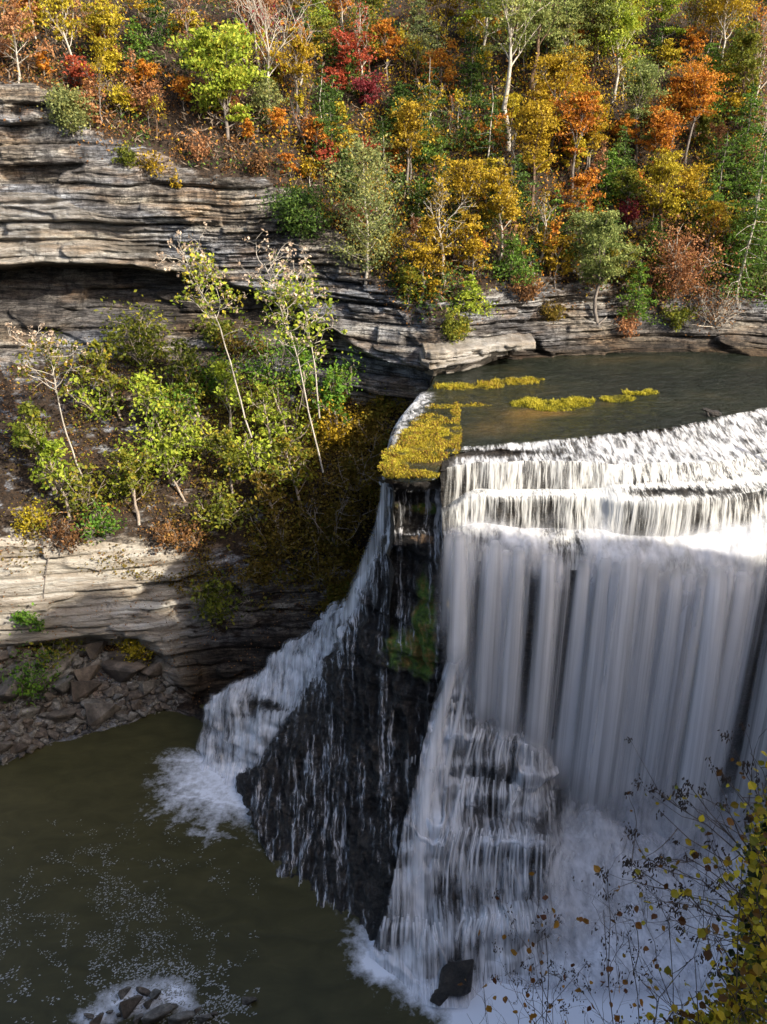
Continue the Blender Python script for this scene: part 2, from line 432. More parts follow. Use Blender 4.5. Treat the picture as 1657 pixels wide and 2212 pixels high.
wet = np.clip(wet + .8 * sstep(1240, 1400, py) * sstep(420, 620, px) + np.where(px > 925, .75 * (sstep(3.3, 3.9, rid) * sstep(1040, 1120, px) + sstep(3.85, 4, rid)), 0), 0, 1)  # river bank term: shade under the overhang painted into the rock
pale = .75 * ((rid > 8.9) & (rid < 10.95)) * (1 - sstep(330, 470, px)) + .30 * ((rid > 3.6) & (rid < 4.05)) * (1 - sstep(200, 420, px))
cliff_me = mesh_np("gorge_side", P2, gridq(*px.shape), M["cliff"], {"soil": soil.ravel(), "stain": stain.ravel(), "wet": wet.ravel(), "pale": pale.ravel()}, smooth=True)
land = link("gorge_hillside", cliff_me); tag(land, "layered grey limestone cliff under a steep leaf covered slope", kind="structure")
vl = P2.reshape(-1, 3)
TERR = BVHTree.FromPolygons([tuple(p) for p in P2[::3, ::3].reshape(-1, 3)], [tuple(f) for f in gridq(*P2[::3, ::3].shape[:2])])
def ground(x, y, dz=0.0):
    a, b, c = ray(x, y)
    h = TERR.ray_cast(Vector((0, 0, CAMZ)), Vector((float(a), float(b), float(c))).normalized())
    return h[0]

# ================================================================ rock of the falls
RV = 41.0
def hD(x, y, z): return float(at_height(x, y, z)[1])
fx = [955, 1040, 1150, 1285, 1330, 1450, 1560, 1657, 1800]
def rowz(xs, ys, zs): return [(x, y, hD(x, y, z)) for x, y, z in zip(xs, ys, zs)]
FR = []
FR.append(rowz(fx, [975, 966, 958, 943, 937, 924, 903, 882, 855], [41.0] * 9))
FR.append(rowz(fx, [990, 984, 978, 968, 966, 955, 935, 915, 890], [40.6] * 4 + [40.5, 40.4, 40.4, 40.4, 40.4]))
FR.append(rowz(fx, [1012, 1003, 1002, 1004, 1008, 1006, 1000, 985, 965], [40.3, 40.3, 40.3, 40.2, 39.9, 39.8, 39.6, 39.3, 39.3]))
FR.append([(fx[0], 1100, 69.4), (fx[1], 1062, 69.5), (fx[2], 1064, 69.5), (fx[3], 1060, 69.3)] + rowz(fx[4:], [1050, 1048, 1042, 1032, 1015], [38.5] * 5))
FR.append(rowz(fx, [1112, 1076, 1080, 1076, 1083, 1086, 1079, 1068, 1052], [36.0, 37.7, 37.6, 37.7, 38.0, 38.0, 38.0, 38.0, 38.0]))
FR.append([(fx[0], 1150, 67.4), (fx[1], 1135, 67.6), (fx[2], 1150, 67.4), (fx[3], 1148, 67.3), (fx[4], 1155, 66.3), (fx[5], 1160, 66.2), (fx[6], 1145, 66.3), (fx[7], 1125, 67.0), (fx[8], 1115, 67.5)])
FR.append([(960, 1163, 66.6), (1042, 1165, 66.4), (1150, 1190, 65.3), (1285, 1198, 65.2), (1332, 1204, 64.8), (1450, 1216, 64.6), (1560, 1205, 64.8), (1657, 1190, 65.2), (1800, 1180, 65.4)])
FR.append([(965, 1260, 65.2), (1044, 1260, 65.1), (1150, 1265, 64.6), (1284, 1270, 64.5), (1330, 1275, 64.2), (1446, 1275, 63.9), (1555, 1275, 64.1), (1652, 1270, 64.6), (1790, 1270, 64.8)])
FR.append([(978, 1385, 64.8), (1050, 1560, 64.0), (1150, 1592, 63.6), (1225, 1690, 63.5), (1300, 1740, 63.2), (1400, 1765, 63), (1500, 1780, 63), (1620, 1790, 63.6), (1740, 1790, 64)])
FR.append([(935, 1520, 64.0), (1045, 1590, 62.4), (1150, 1614, 62.0), (1215, 1780, 61.0), (1300, 1795, 59.6), (1400, 1850, 58.8)] + rowz([1500, 1610, 1740], [1880, 1890, 1900], [1.3, 1.2, 1.0]))
FR.append([(905, 1650, 61.0), (1030, 1760, 58.8), (1150, 1782, 58.0), (1205, 1850, 57.5), (1292, 1870, 57.0), (1400, 1910, 55.8)] + rowz([1500, 1610, 1740], [1930, 1930, 1940], [1.0, .9, .8]))
FR.append([(872, 1780, 57.4), (1030, 1800, 56.6), (1150, 1812, 56.2), (1200, 1900, 55.2), (1282, 1930, 54.8), (1400, 1960, 54)] + rowz([1500, 1610, 1740], [1980, 1980, 1980], [.6, .6, .6]))
FR.append([(850, 1900, 53.9), (1020, 1958, 52.2), (1140, 1948, 52.6), (1190, 1990, 51.6)] + rowz([1280, 1400, 1500, 1610, 1740], [2000, 2030, 2030, 2030, 2030], [.5, .4, .3, .3, .3]))
FR.append([(826, 1990, 51.3), (1008, 1985, 50.8), (1132, 1974, 51.2)] + rowz([1190, 1280, 1400, 1500, 1610, 1740], [2030, 2040, 2070, 2070, 2070, 2070], [.6, .3, .2, .2, .2, .2]))
FR.append(rowz([800, 950, 1090, 1180, 1280, 1400, 1500, 1610, 1740], [2052, 2110, 2110, 2110, 2110, 2110, 2110, 2110, 2110], [.1, .9, .3, .1, .1, .1, .1, .1, .1]))
FR.append(rowz([790, 960, 1090, 1180, 1280, 1400, 1500, 1610, 1740], [2100, 2180, 2180, 2180, 2180, 2180, 2180, 2180, 2180], [-1.5, .2] + [-1.5] * 7))
for r_ in (2, 3, 4, 5):
    a_, b_ = FR[r_][3], FR[r_][5]; w_ = (1330 - 1285) / (1450 - 1285) + .12; FR[r_][4] = (FR[r_][4][0], FR[r_][4][1], a_[2] * (1 - w_) + b_[2] * w_)
frp = [10, 16, 40, 12, 46, 14, 40, 180, 26, 60, 20, 60, 18, 40, 20]
qx, qy, Q = sheet(FR, frp, 520)
frid = rowid(frp, len(FR))[:, None] + 0 * qx
Qs = smooth_grid(Q, 3)
# wandering ledge lines
QN = normals(smooth_grid(Q, 14))
X, Y, Z = Qs[..., 0], Qs[..., 1], Qs[..., 2]
low = sstep(7.9, 8.6, frid) * (1 - sstep(13.5, 15, frid))
colstep = X * .28 + 1.2 * vn(X * .2, Z * .15, 0 * Z, 54); ci = np.floor(colstep); cf = colstep - ci; hc = lambda k: _hash(k.astype(np.int64) + 999, 0 * k.astype(np.int64), 0 * k.astype(np.int64), 58)
tz = Z + 2.6 * (hc(ci) + (hc(ci + 1) - hc(ci)) * sstep(.7, 1, cf)) + .9 * np.sin(Z * .75) + .8 * vn(X * .6, Y * .4, 0 * Z, 55) + .4 * vn(X * 1.7, Y * .8, 0 * Z, 56); kf = tz / 2.3; kk = np.floor(kf); kf = kf - kk
ter = (kf * (1 - sstep(.78, 1.0, kf)) - .35) * 1.0 * (.25 + .9 * np.clip(vn(X * .35, kk * 3.1, 0 * kk, 57) + .4, 0, 1.3))
lump = low * ter + low * (.7 * fbm(X * .35, Y * .35, Z * .35, 51, 3) + .55 * np.tanh(3 * vn(X * .2, Y * .2, Z * .75, 52)) * (1 - .4 * low))
lump = lump * np.interp(qx, [800, 1180, 1260, 1400], [1, 1, .45, .1])
ledge_w = (1 - sstep(6, 7, frid)) * (.5 * fbm(X * .22, Y * .1, Z * .0, 53, 3))
Wb = Qs + QN * lump[..., None] + np.array([0, -1, 0]) * ledge_w[..., None]
rk = .35 * np.tanh(3 * vn(X * .15, Y * .1, Z * 1.1, 61)) + .5 * fbm(X * .5, Y * .5, Z * .5, 62)
back = .55 + 1.3 * sstep(6.3, 7.2, frid) * (1 - sstep(7.7, 8.2, frid))
Rk = Wb - QN * (back - rk * .5)[..., None]
moss = .35 * np.exp(-(((qx - 1235) / 40) ** 2)) * sstep(6.5, 7, frid) * (1 - sstep(7.6, 8, frid))
falls_rock = mesh_np("falls_rock", Rk, gridq(*qx.shape), M["wet"], {"moss": moss.ravel(), "tan": 0 * moss.ravel()})
fr_o = link("waterfall_ledges", falls_rock); tag(fr_o, "dark stepped rock wall beneath the falling water", kind="structure")

wq = np.array([(41, 68.5), (45, 66), (52, 61), (60, 55), (72, 50)], float); ts = np.linspace(0, 4, 120)
wxs = np.interp(ts, range(5), wq[:, 0]); wys = np.interp(ts, range(5), wq[:, 1]); wz = np.linspace(-3, 1, 2); wzz = np.linspace(-3, 46, 120)
WX = wxs[None] + 0 * wzz[:, None]; WY = wys[None] + 0 * wzz[:, None]; WZ = wzz[:, None] + 0 * WX
wd = .9 * np.tanh(3 * vn(WX * .1, WY * .1, WZ * .5, 301)) + .5 * np.tanh(3 * vn(WX * .3, WY * .3, WZ * 1.3, 302)) + .3 * fbm(WX, WY, WZ, 303)
WX = WX - .5 * wd; WY = WY - .8 * wd + 3 * sstep(38, 46, WZ)
o = link("gorge_wall", mesh_np("gorge_wall", np.stack([WX, WY, WZ], -1), gridq(120, 120), M["wet"], {"moss": np.full(14400, .25), "tan": np.full(14400, .15)})); tag(o, "dark rock wall closing the gorge past the falls", kind="structure")

# ================================================================ rib: dark wet buttress at the edge of the falls
rib_rows = [   # y-ordered: list over s of (x, y, D)
 [(828, 1030, 76), (830, 1030, 71.5), (850, 1036, 70.2), (885, 1038, 70.0), (920, 1036, 69.9), (945, 1034, 69.9), (965, 1030, 70.2)],
 [(826, 1060, 77), (834, 1062, 73.0), (852, 1062, 72.6), (885, 1064, 72.6), (920, 1064, 72.4), (948, 1062, 71.5), (966, 1060, 71.0)],
 [(824, 1125, 77), (832, 1128, 72.8), (852, 1130, 72.0), (885, 1124, 71.6), (920, 1120, 71.3), (948, 1120, 71.0), (968, 1120, 70.4)],
 [(815, 1145, 76), (838, 1150, 70.6), (855, 1148, 69.4), (888, 1150, 69.0), (920, 1152, 69.0), (945, 1156, 69.0), (968, 1150, 69.4)],
 [(800, 1190, 76), (822, 1195, 71.8), (852, 1180, 69.2), (888, 1182, 68.8), (920, 1186, 68.8), (946, 1192, 68.6), (970, 1190, 69.0)],
 [(790, 1215, 76), (812, 1220, 72.0), (848, 1200, 71.4), (880, 1200, 71.4), (918, 1205, 70.2), (946, 1210, 68.8), (970, 1210, 69.0)],
 [(770, 1290, 77), (782, 1295, 73.0), (838, 1290, 71.2), (878, 1285, 70.8), (915, 1280, 69.2), (948, 1285, 68.2), (972, 1285, 68.8)],
 [(740, 1370, 77), (748, 1375, 73.6), (800, 1385, 70.6), (860, 1390, 68.6), (910, 1390, 67.6), (950, 1395, 67.0), (975, 1395, 68.0)],
 [(700, 1455, 76), (710, 1460, 73.2), (770, 1470, 69.8), (840, 1475, 67.4), (900, 1480, 66.3), (948, 1480, 65.6), (970, 1480, 66.6)],
 [(640, 1540, 76), (650, 1545, 72.6), (720, 1560, 69.3), (800, 1570, 66.7), (880, 1575, 64.6), (935, 1575, 63.9), (955, 1575, 65.4)],
 [(575, 1625, 75.5), (580, 1630, 71.6), (660, 1660, 68.2), (750, 1680, 65.0), (840, 1690, 62.2), (905, 1690, 61.2), (930, 1690, 63)],
 [(514, 1690, 75), (520, 1700, 70.6), (620, 1760, 64.9), (710, 1800, 61.8), (800, 1810, 59.2), (860, 1810, 58.0), (890, 1810, 60)],
 [(514, 1712, 74), (530, 1738, 67.6), (605, 1880, 59.2), (690, 1945, 55.6), (770, 1960, 54.3), (835, 1950, 53.6), (860, 1940, 56)],
 [(514, 1730, 73), (540, 1760, 66.2), (625, 1925, 57.0), (700, 1990, 53.7), (765, 2035, 51.4), (800, 2062, 50.3), (830, 2050, 52)],
 [(514, 1780, 72), (545, 1800, 65.2), (632, 1965, 56.2), (705, 2030, 53.0), (768, 2075, 50.8), (800, 2100, 49.8), (830, 2090, 52)],
]
rrp = [10, 26, 12, 10, 10, 34, 40, 44, 46, 46, 40, 60, 26, 12]
bx_, by_, B = sheet(rib_rows, rrp, 300)
brid = rowid(rrp, len(rib_rows))[:, None] + 0 * bx_
B = smooth_grid(B, 3); BN = normals(smooth_grid(B, 12))
X, Y, Z = B[..., 0], B[..., 1], B[..., 2]
flut = -np.abs(fbm(X * .55 + .06 * Z, Y * .25, Z * .07, 71, 4)) * 2.2 + .7     # vertical flutes
tz2 = Z + .8 * vn(X * .4, Y * .3, 0 * Z, 75) + .3 * X * .2; q1 = tz2 / 1.15; q1k = np.floor(q1); q1 = q1 - q1k
hh = _hash(q1k.astype(np.int64) + 99, np.floor(X * .7 + Y * .4).astype(np.int64) + 999, 0 * q1k.astype(np.int64), 77)
dis = sstep(5, 7, brid) * (1 - .75 * sstep(10.8, 12.2, brid)) * (flut * 1.1 + (q1 * (1 - sstep(.75, 1., q1)) - .3) * (.1 + .5 * hh)) + .45 * np.tanh(3 * vn(X * .2, Y * .2, Z * 1.0, 72)) * (1 - sstep(7, 9, brid)) + .40 * fbm(X * .8, Y * .8, Z * .35, 73) + .15 * fbm(X * 2.4, Y * 2.4, Z * 1.2, 74, 3)
dis = dis * np.where(brid > 13, .4, 1)
Bd = B + BN * dis[..., None]
mossb = .95 * np.exp(-(((bx_ - 925) / 26) ** 2 + ((by_ - 1330) / 120) ** 2)) + .85 * np.exp(-(((bx_ - 865) / 45) ** 2 + ((by_ - 1400) / 60) ** 2)) + 1.1 * np.exp(-(((bx_ - 925) / 34) ** 2 + ((by_ - 1098) / 14) ** 2)) + .45 * np.exp(-(((bx_ - 850) / 40) ** 2 + ((by_ - 1090) / 50) ** 2)) + .35 * np.exp(-(((bx_ - 780) / 30) ** 2 + ((by_ - 1900) / 60) ** 2)) + .35 * np.exp(-(((bx_ - 920) / 40) ** 2 + ((by_ - 1440) / 40) ** 2))
tanb = .8 * np.exp(-(((bx_ - 915) / 40) ** 2 + ((by_ - 1165) / 18) ** 2)) + .3 * np.exp(-(((bx_ - 825) / 15) ** 2 + ((by_ - 1310) / 40) ** 2)) + .3 * np.exp(-(((bx_ - 940) / 10) ** 2 + ((by_ - 1230) / 40) ** 2))
rib = link("rock_buttress", mesh_np("rock_buttress", Bd, gridq(*bx_.shape), M["wet"], {"moss": mossb.ravel(), "tan": tanb.ravel()}))
tag(rib, "black fluted wet rock buttress between the cascades", kind="structure")
# ================================================================ river above the falls
left_edge = [(940, 812), (930, 835), (905, 862), (880, 890), (858, 920), (846, 950), (838, 985), (828, 1015), (834, 1034)]
front_edge = [(870, 1040), (915, 1037), (950, 1016)] + [(x, y) for x, y in zip(fx[1:], [1003, 1002, 1004, 1000, 990, 975, 955, 930])]
crest = np.array([at_height(x, y, RV) for x, y in [(828, 1030), (880, 1040), (935, 1034), (958, 985)] + list(zip(fx[1:], [966, 958, 943, 937, 924, 903, 882, 855]))])
far = np.array([at_height(x, y, RV) for x, y in [(945, 800), (985, 780), (1030, 770), (1080, 765), (1180, 755), (1300, 748), (1400, 745), (1500, 742), (1600, 742), (1700, 742), (1850, 742), (2100, 742)]])
nr, ncol = 300, 500
tt = np.linspace(0, 1, ncol)
def res(a): 
    L = np.r_[0, np.cumsum(np.linalg.norm(np.diff(a, axis=0), axis=1))]; L /= L[-1]
    return np.stack([np.interp(tt, L, a[:, k]) for k in range(3)], -1)
A_, B_ = res(crest), res(far)
le = np.array([at_height(x, y, RV) for x, y in left_edge])
s = np.linspace(0, 1, nr)[:, None, None]
Rg = A_[None] * (1 - s) + B_[None] * s
# bend first columns on to the true edge of the slab
L = np.r_[0, np.cumsum(np.linalg.norm(np.diff(le[::-1], axis=0), axis=1))]; L /= L[-1]
ed = np.stack([np.interp(np.linspace(0, 1, nr), L, le[::-1][:, k]) for k in range(3)], -1)
w = (1 - sstep(0, .25, tt))[None, :, None]
Rg = Rg + (ed[:, None] - Rg[:, :1]) * w
d_ = Rg[..., 1] / 1.0
zc = Rg[..., 2] - CAMZ; vv = None
# picture position of each vertex (only to lay out shoals and foam where the rock ledges are)
def topx(Pt):
    dx, dy, dz = Pt[..., 0], Pt[..., 1], Pt[..., 2] - CAMZ
    fwd = dy * CT - dz * ST; up = dy * ST + dz * CT
    return CX + F * dx / fwd, CY - F * up / fwd
gx, gy = topx(Rg)
Rg[..., 2] += .05 * fbm(Rg[..., 0] * .7, Rg[..., 1] * .35, 0 * d_, 81) * sstep(0, .03, s[..., 0]) + .03 * fbm(Rg[..., 0] * 2.5, Rg[..., 1] * 1.2, 0 * d_, 82, 2)
def blob(gx, gy, L):
    r = 0
    for x, y, sx, sy, a in L: r = r + a * np.exp(-(((gx - x) / sx) ** 2 + ((gy - y) / sy) ** 2))
    return r
shoal = blob(gx, gy, [(1120, 905, 60, 22, .7), (1175, 892, 60, 9, 1.0), (1040, 925, 40, 20, .4), (1310, 873, 30, 8, .7), (900, 960, 60, 40, .8), (960, 1000, 50, 12, .6), (1200, 770, 120, 8, .5)])
foam = blob(gx, gy, [(1010, 966, 30, 7, .45), (930, 982, 30, 5, .4), (1165, 884, 25, 3, .3), (1225, 884, 25, 4, .35), (1260, 893, 15, 4, .3)]) + .12 * sstep(1450, 1650, gx) * sstep(760, 800, gy)
river = link("river", mesh_np("river", Rg, gridq(nr, ncol), M["river"], {"shoal": shoal.ravel(), "foam": foam.ravel()}))
tag(river, "shallow dark brown river above the falls", kind="structure")

# slab edge below the river on the gorge side (rock), hidden from the front but solid from the side
zs = np.r_[RV - .03, np.linspace(RV - .3, 4, 24)]
sw = ed[None].repeat(len(zs), 0).copy(); sw[..., 2] = zs[:, None]
sw[..., 1] += 4.0 * sstep(.6, 2.5, RV - zs)[:, None]
sw[..., 0] += .6 * sstep(0, 3, RV - zs)[:, None] + .6 * fbm(sw[..., 1] * .3, sw[..., 2] * 1.2, 0 * sw[..., 2], 85)
side = link("slab_side", mesh_np("slab_side", sw, gridq(*sw.shape[:2]), M["wet"], {"moss": np.full(sw.shape[0] * sw.shape[1], .3), "tan": np.zeros(sw.shape[0] * sw.shape[1])}))
tag(side, "undercut side wall of the river ledge", kind="structure")

# ================================================================ the main falls
WM = {
 "step": water_white("frothy_water", (1.9, .5, .10), .25, 1.5, 4, (.1, .9), (.80, .79, .76), 1, .3, .5, (7, 2, .35)),
 "crest": water_white("riffle_water", (1.5, .45, .5), .35, 1.5, 4, (.0, 1.0), (.74, .74, .75), 2, .3, .3, (4.5, .9, 1.0)),
 "fallA": water_white("silky_water", (.32, .10, .010), .1, 1.25, 3, (.0, 1.0), (.88, .87, .88), 3, .3, .15, (.8, .3, .012)),
 "fallB": water_white("silky_water_thin", (.6, .10, .012), .1, 1.4, 3, (.0, 1.1), (.88, .87, .89), 4, .35, .1, (3.5, .3, .02)),
 "low": water_white("veil_water", (1.1, .10, .08), .2, 1.05, 4, (.05, 1.0), (.90, .90, .93), 5, .3, .35, (4, .35, .25)),
 "thread": water_white("trickle_water", (1.5, .18, .06), .9, 2.4, 5, (.35, 1.2), (.60, .60, .62), 6, .2, .3, (5, .8, .25)),
 "plume": water_white("plume_water", (1.1, .1, .010), .08, .46, 3, (.0, .95), (.94, .93, .94), 9, .35, .1, (2.6, .3, .015)),
 "casc": water_white("cascade_water", (.9, .22, .2), .35, 1.3, 4, (.0, 1.0), (.92, .92, .94), 7, .3, .3, (2.8, .4, .35)),
 "mist": water_white("spray", (.5, .35, .3), .8, .8, 4, (.0, 1.1), (.88, .88, .92), 8, .4, .1, (1.6, 1.0, .35)),
}
falls = empty("waterfall", (24, 66, 33))
tag(falls, "broad white waterfall plunging over stepped ledges below the river", "waterfall")
def wpart(name, Pt, mat, dens, edge=None):
    Pt = Pt - np.array(falls.location)
    e = np.ones(dens.shape) if edge is None else edge
    return link(name, mesh_np(name, Pt, gridq(*dens.shape), mat, {"dens": dens.ravel(), "edge": e.ravel()}), falls)
def rows(a, b): return (frid[:, 0] >= a - 1e-6) & (frid[:, 0] <= b + 1e-6)
wob = .12 * fbm(Wb[..., 0] * 1.2, Wb[..., 1] * .6, Wb[..., 2] * .15, 91)
# crest riffles
k = rows(0, 2.0)
W = (Wb + QN * (.22 + wob + .10 * fbm(Wb[..., 0] * .9, Wb[..., 1] * .5, Wb[..., 2] * .9, 92))[..., None])[k]
de = .5 + .3 * fbm(Wb[..., 0] * .4, Wb[..., 1] * .4, 0 * qx, 89)[k] + blob(qx, qy, [(1030, 985, 90, 7, -.75), (1120, 983, 60, 5, -.5), (950, 990, 40, 30, -.5)])[k] - .3 * (1 - sstep(0, .25, frid))[k]
wpart("crest_riffle", W, WM["crest"], de, (sstep(960, 1000, qx))[k])
# first curtain, shelf, second curtain, shelf, then the shoulder
k = rows(1.95, 6.5)
W = (Wb + QN * (.28 + wob)[..., None])[k]
de = np.interp(frid, [1.9, 2.1, 2.9, 3.1, 3.9, 4.1, 4.9, 5.2, 6.5], [.6, .52, .42, .85, .85, .52, .42, .6, .62])
de = de + .22 * fbm(Wb[..., 0] * .35, 0 * qx, np.floor(frid * .5), 90) + blob(qx, qy, [(1450, 1068, 130, 11, -.85), (1600, 1062, 60, 14, -.5), (1350, 1062, 40, 8, -.1), (1400, 1120, 70, 30, .05), (960, 1080, 30, 50, -.05), (1312, 1105, 30, 60, .7), (1480, 1160, 60, 20, .3), (1600, 1120, 60, 30, .25), (1000, 1120, 30, 40, .1), (1500, 1030, 150, 18, .1), (970, 1200, 14, 60, -.2)])
wpart("upper_curtain", W, WM["step"], de[k], sstep(945, 1000, qx + 26 * fbm(Wb[..., 0] * 2.5, 0 * qx, Wb[..., 2] * .3, 84))[k])
k = rows(4.3, 7.4)
fl = np.interp(frid, [4.3, 4.9, 5.6, 6.2, 6.8, 7.4], [0, .35, .6, .55, .3, .2])
W = (Wb + QN * (.35 + fl * (.9 + .9 * fbm(Wb[..., 0] * .45, Wb[..., 1] * .3, Wb[..., 2] * .3, 88)))[..., None])[k]
de = .42 + .45 * fbm(Wb[..., 0] * .3, Wb[..., 1] * .3, Wb[..., 2] * .4, 87) + blob(qx, qy, [(1420, 1180, 120, 45, .35), (1600, 1150, 70, 60, .35), (1320, 1130, 20, 40, .3), (1180, 1175, 60, 14, .2), (980, 1160, 30, 14, .2), (1230, 1230, 12, 40, -.5)])
eg_ = sstep(4.35, 5.1, frid + .5 * fbm(Wb[..., 0] * .5, 0 * qx, 0 * qx, 86)) * (1 - sstep(6.2, 7.3, frid + .6 * fbm(Wb[..., 0] * .8, 0 * qx, 0 * qx, 85))) * sstep(958, 990, qx)
eg_ = sstep(4.35, 5.1, frid + .5 * fbm(Wb[..., 0] * .5, 0 * qx, 0 * qx, 86)) * (1 - sstep(6.2, 7.3, frid + .6 * fbm(Wb[..., 0] * .8, 0 * qx, 0 * qx, 85))) * sstep(958, 990, qx)
wpart("froth_shelf", W, WM["mist"], de[k], eg_[k])
# free fall: silky sheets behind, soft plumes in front
Xv = Wb[..., 0]
def Xat(x): return (x - CX) * .04424
strm = 0
for x, wd, a in [(990, 26, .38), (1068, 18, .3), (1122, 20, .42), (1182, 22, .36), (1262, 16, .42), (1300, 20, .32), (1345, 26, .35), (1392, 22, .3), (1440, 22, .34), (1478, 18, .3), (1535, 30, .55), (1590, 16, .35), (1635, 10, .1), (1036, 16, -.3), (1152, 14, -.25), (1234, 16, -.5), (1282, 6, -.2), (1420, 8, -.2), (1500, 8, -.2), (1650, 16, -.7), (1215, 7, -.35), (945, 12, -.9), (1100, 7, -.25)]:
    strm = strm + a * np.exp(-((Xv - Xat(x)) / (wd * .044)) ** 2)
k = rows(5.8, 8.55)
fade = sstep(5.8, 6.5, frid) * (1 - sstep(7.75, 8.5, frid))
fade2 = sstep(955, 985, qx)
for i, (off, mat, bd) in enumerate([(.35, "fallA", .20), (.8, "fallB", .0)]):
    bulge = off * (sstep(5.9, 7.2, frid)) + .3 * np.clip(strm, -1, 1) * sstep(6, 7, frid)
    W = (Qs + np.array([0, -1, 0]) * bulge[..., None])[k]
    W = W + np.array([.35 * i, 0, 0])
    dd = (bd + strm * .45 + .22 * (1 - sstep(6.2, 7.4, frid)) + .22 * sstep(7.6, 8.3, frid) + .10 * sstep(1240, 1330, qx))[k]
    wpart("falling_curtain", W, WM[mat], dd, (fade * fade2)[k])
# each plume of the free fall is a curved soft strip thrown out from its own ledge
rs = np.random.RandomState(77)
PL = [(968, 1150, 12, .5, .5, 1390), (992, 1150, 20, .85, .9, 1440), (1018, 1165, 12, .4, .6, 1480), (1050, 1180, 12, .45, .6, 1560), (1068, 1168, 15, .8, 1.0, 1580), (1092, 1190, 14, .6, .7, 1590), (1118, 1182, 20, .85, 1.3, 1610), (1142, 1195, 10, .5, .6, 1610), (1180, 1196, 24, .9, 1.4, 1650), (1205, 1200, 12, .6, .8, 1680),
      (1258, 1205, 17, .85, 1.1, 1730), (1278, 1200, 12, .5, .8, 1740), (1302, 1192, 24, .9, 1.5, 1760), (1330, 1205, 15, .7, 1.0, 1770), (1352, 1196, 22, .85, 1.7, 1780), (1382, 1215, 17, .7, 1.2, 1780), (1405, 1205, 18, .7, 1.5, 1790), (1432, 1225, 16, .75, 1.2, 1800), (1455, 1215, 18, .7, 1.6, 1800), (1482, 1232, 17, .7, 1.3, 1800), (1508, 1240, 15, .6, 1.2, 1810), (1540, 1208, 34, 1.0, 2.6, 1800), (1574, 1225, 15, .6, 1.2, 1800), (1598, 1235, 18, .75, 1.4, 1800), (1622, 1248, 14, .55, 1.0, 1800), (1640, 1215, 10, .4, .8, 1700), (1700, 1215, 40, .8, 1.5, 1800), (1760, 1215, 30, .8, 1.5, 1800)]
for (x, yt_, hw, a, thr, yb_) in PL:
    D0 = 65.0 if x < 1310 else 64.4
    top = at_depth(x, yt_, D0); zb = float(at_depth(x - (x - CX) * .12, yb_, D0 - thr - .8)[2]); zb = max(zb, .5) - 1.0
    nv, nu = 90, 22
    v_ = np.linspace(-.035, 1, nv)[:, None]; u_ = np.linspace(-1, 1, nu)[None]
    drop = np.clip(v_, 0, 1) * (top[2] - zb)
    H = top[2] - zb
    wd_ = hw * .047 * rs.uniform(.8, 1.45) * (1.1 + 1.1 * np.clip(v_, 0, 1) ** .8)
    out = thr * 1.9 * np.sqrt(np.clip(drop / H, 0, 1)) + .25
    X = top[0] + u_ * wd_ + .10 * fbm(v_ * 3, u_ * 0, x * .1, 3, 2) + .12 * thr * np.clip(v_, 0, 1) * -1
    Yp = top[1] - out - .5 * hw * .041 * (1 - u_ ** 2) + .9 * np.clip(-v_, 0, 1) * 20
    Zp = top[2] + .35 - drop + 0 * u_ - .35 * u_ ** 2
    dn = np.exp(-(u_ / .62) ** 2) * a * rs.uniform(.75, 1.1) * (1.4 - .45 * np.clip(v_, 0, 1)) + .12 * fbm(u_ * 2, v_ * 2, x * .3, 5, 2)
    eg = sstep(1.0, .45, np.abs(u_)) if False else (1 - sstep(.35, 1.0, np.abs(u_)))
    eg = eg * sstep(-.035, .05 + .05 * rs.random(), v_) * (1 - sstep(.66 + .12 * rs.random(), 1.0, v_))
    wpart("falling_plume", np.stack(np.broadcast_arrays(X, Yp, Zp), -1), WM["plume"], dn + 0 * u_, eg + 0 * u_)
# lower cascade over the mossy talus
k = rows(7.75, 15)
W = (Wb + QN * (.25 + .15 * fbm(X := Wb[..., 0] * .9, Wb[..., 1] * .9, Wb[..., 2] * .3, 93))[..., None])[k]
nz_ = normals(smooth_grid(Wb, 2))[..., 2]
ld = .40 + .12 * sstep(.45, .9, nz_) * low + .3 * fbm(Wb[..., 0] * .5, Wb[..., 1] * .2, Wb[..., 2] * .3, 94) + blob(qx, qy, [(1000, 1420, 30, 60, .3), (950, 1560, 32, 90, .45), (925, 1720, 30, 110, .5), (905, 1880, 30, 80, .5), (1150, 1660, 45, 40, .25), (1160, 1730, 30, 40, .2), (1090, 1815, 90, 14, .35), (1080, 1610, 50, 10, .2), (1060, 1720, 40, 60, -.22), (1170, 1850, 20, 60, -.3), (1195, 1760, 18, 60, -.35), (1210, 1690, 16, 40, -.3), (1000, 1900, 60, 50, -.12), (1090, 1940, 70, 30, -.25), (960, 1950, 30, 50, -.2), (1250, 1850, 40, 50, .3), (1330, 1850, 30, 60, -.02), (1370, 1800, 20, 40, .3), (1450, 1900, 200, 120, .8), (1300, 2000, 150, 60, .6), (1060, 1995, 60, 14, .35), (860, 1980, 40, 50, -.1), (985, 2110, 35, 35, -.7), (1000, 1990, 60, 30, -.1), (850, 2080, 50, 30, .4), (1080, 2080, 60, 30, .2), (960, 1680, 60, 60, -.05), (830, 1850, 25, 120, -.2)]) + .1 * sstep(12.5, 14, frid)
wpart("lower_cascade", W, WM["low"], ld[k], (sstep(7.75, 8.2, frid) * (1 - sstep(12, 14, frid) * sstep(1150, 1250, qx)) * sstep(.0, .45, (qx - np.interp(frid, np.arange(len(FR)), [r[0][0] for r in FR])) / 60 + .55 * fbm(Wb[..., 0] * .9, Wb[..., 1] * .3, Wb[..., 2] * .5, 97) + .25) * sstep(-1, 30, qx - (CX - 60) - 0 * qx))[k])

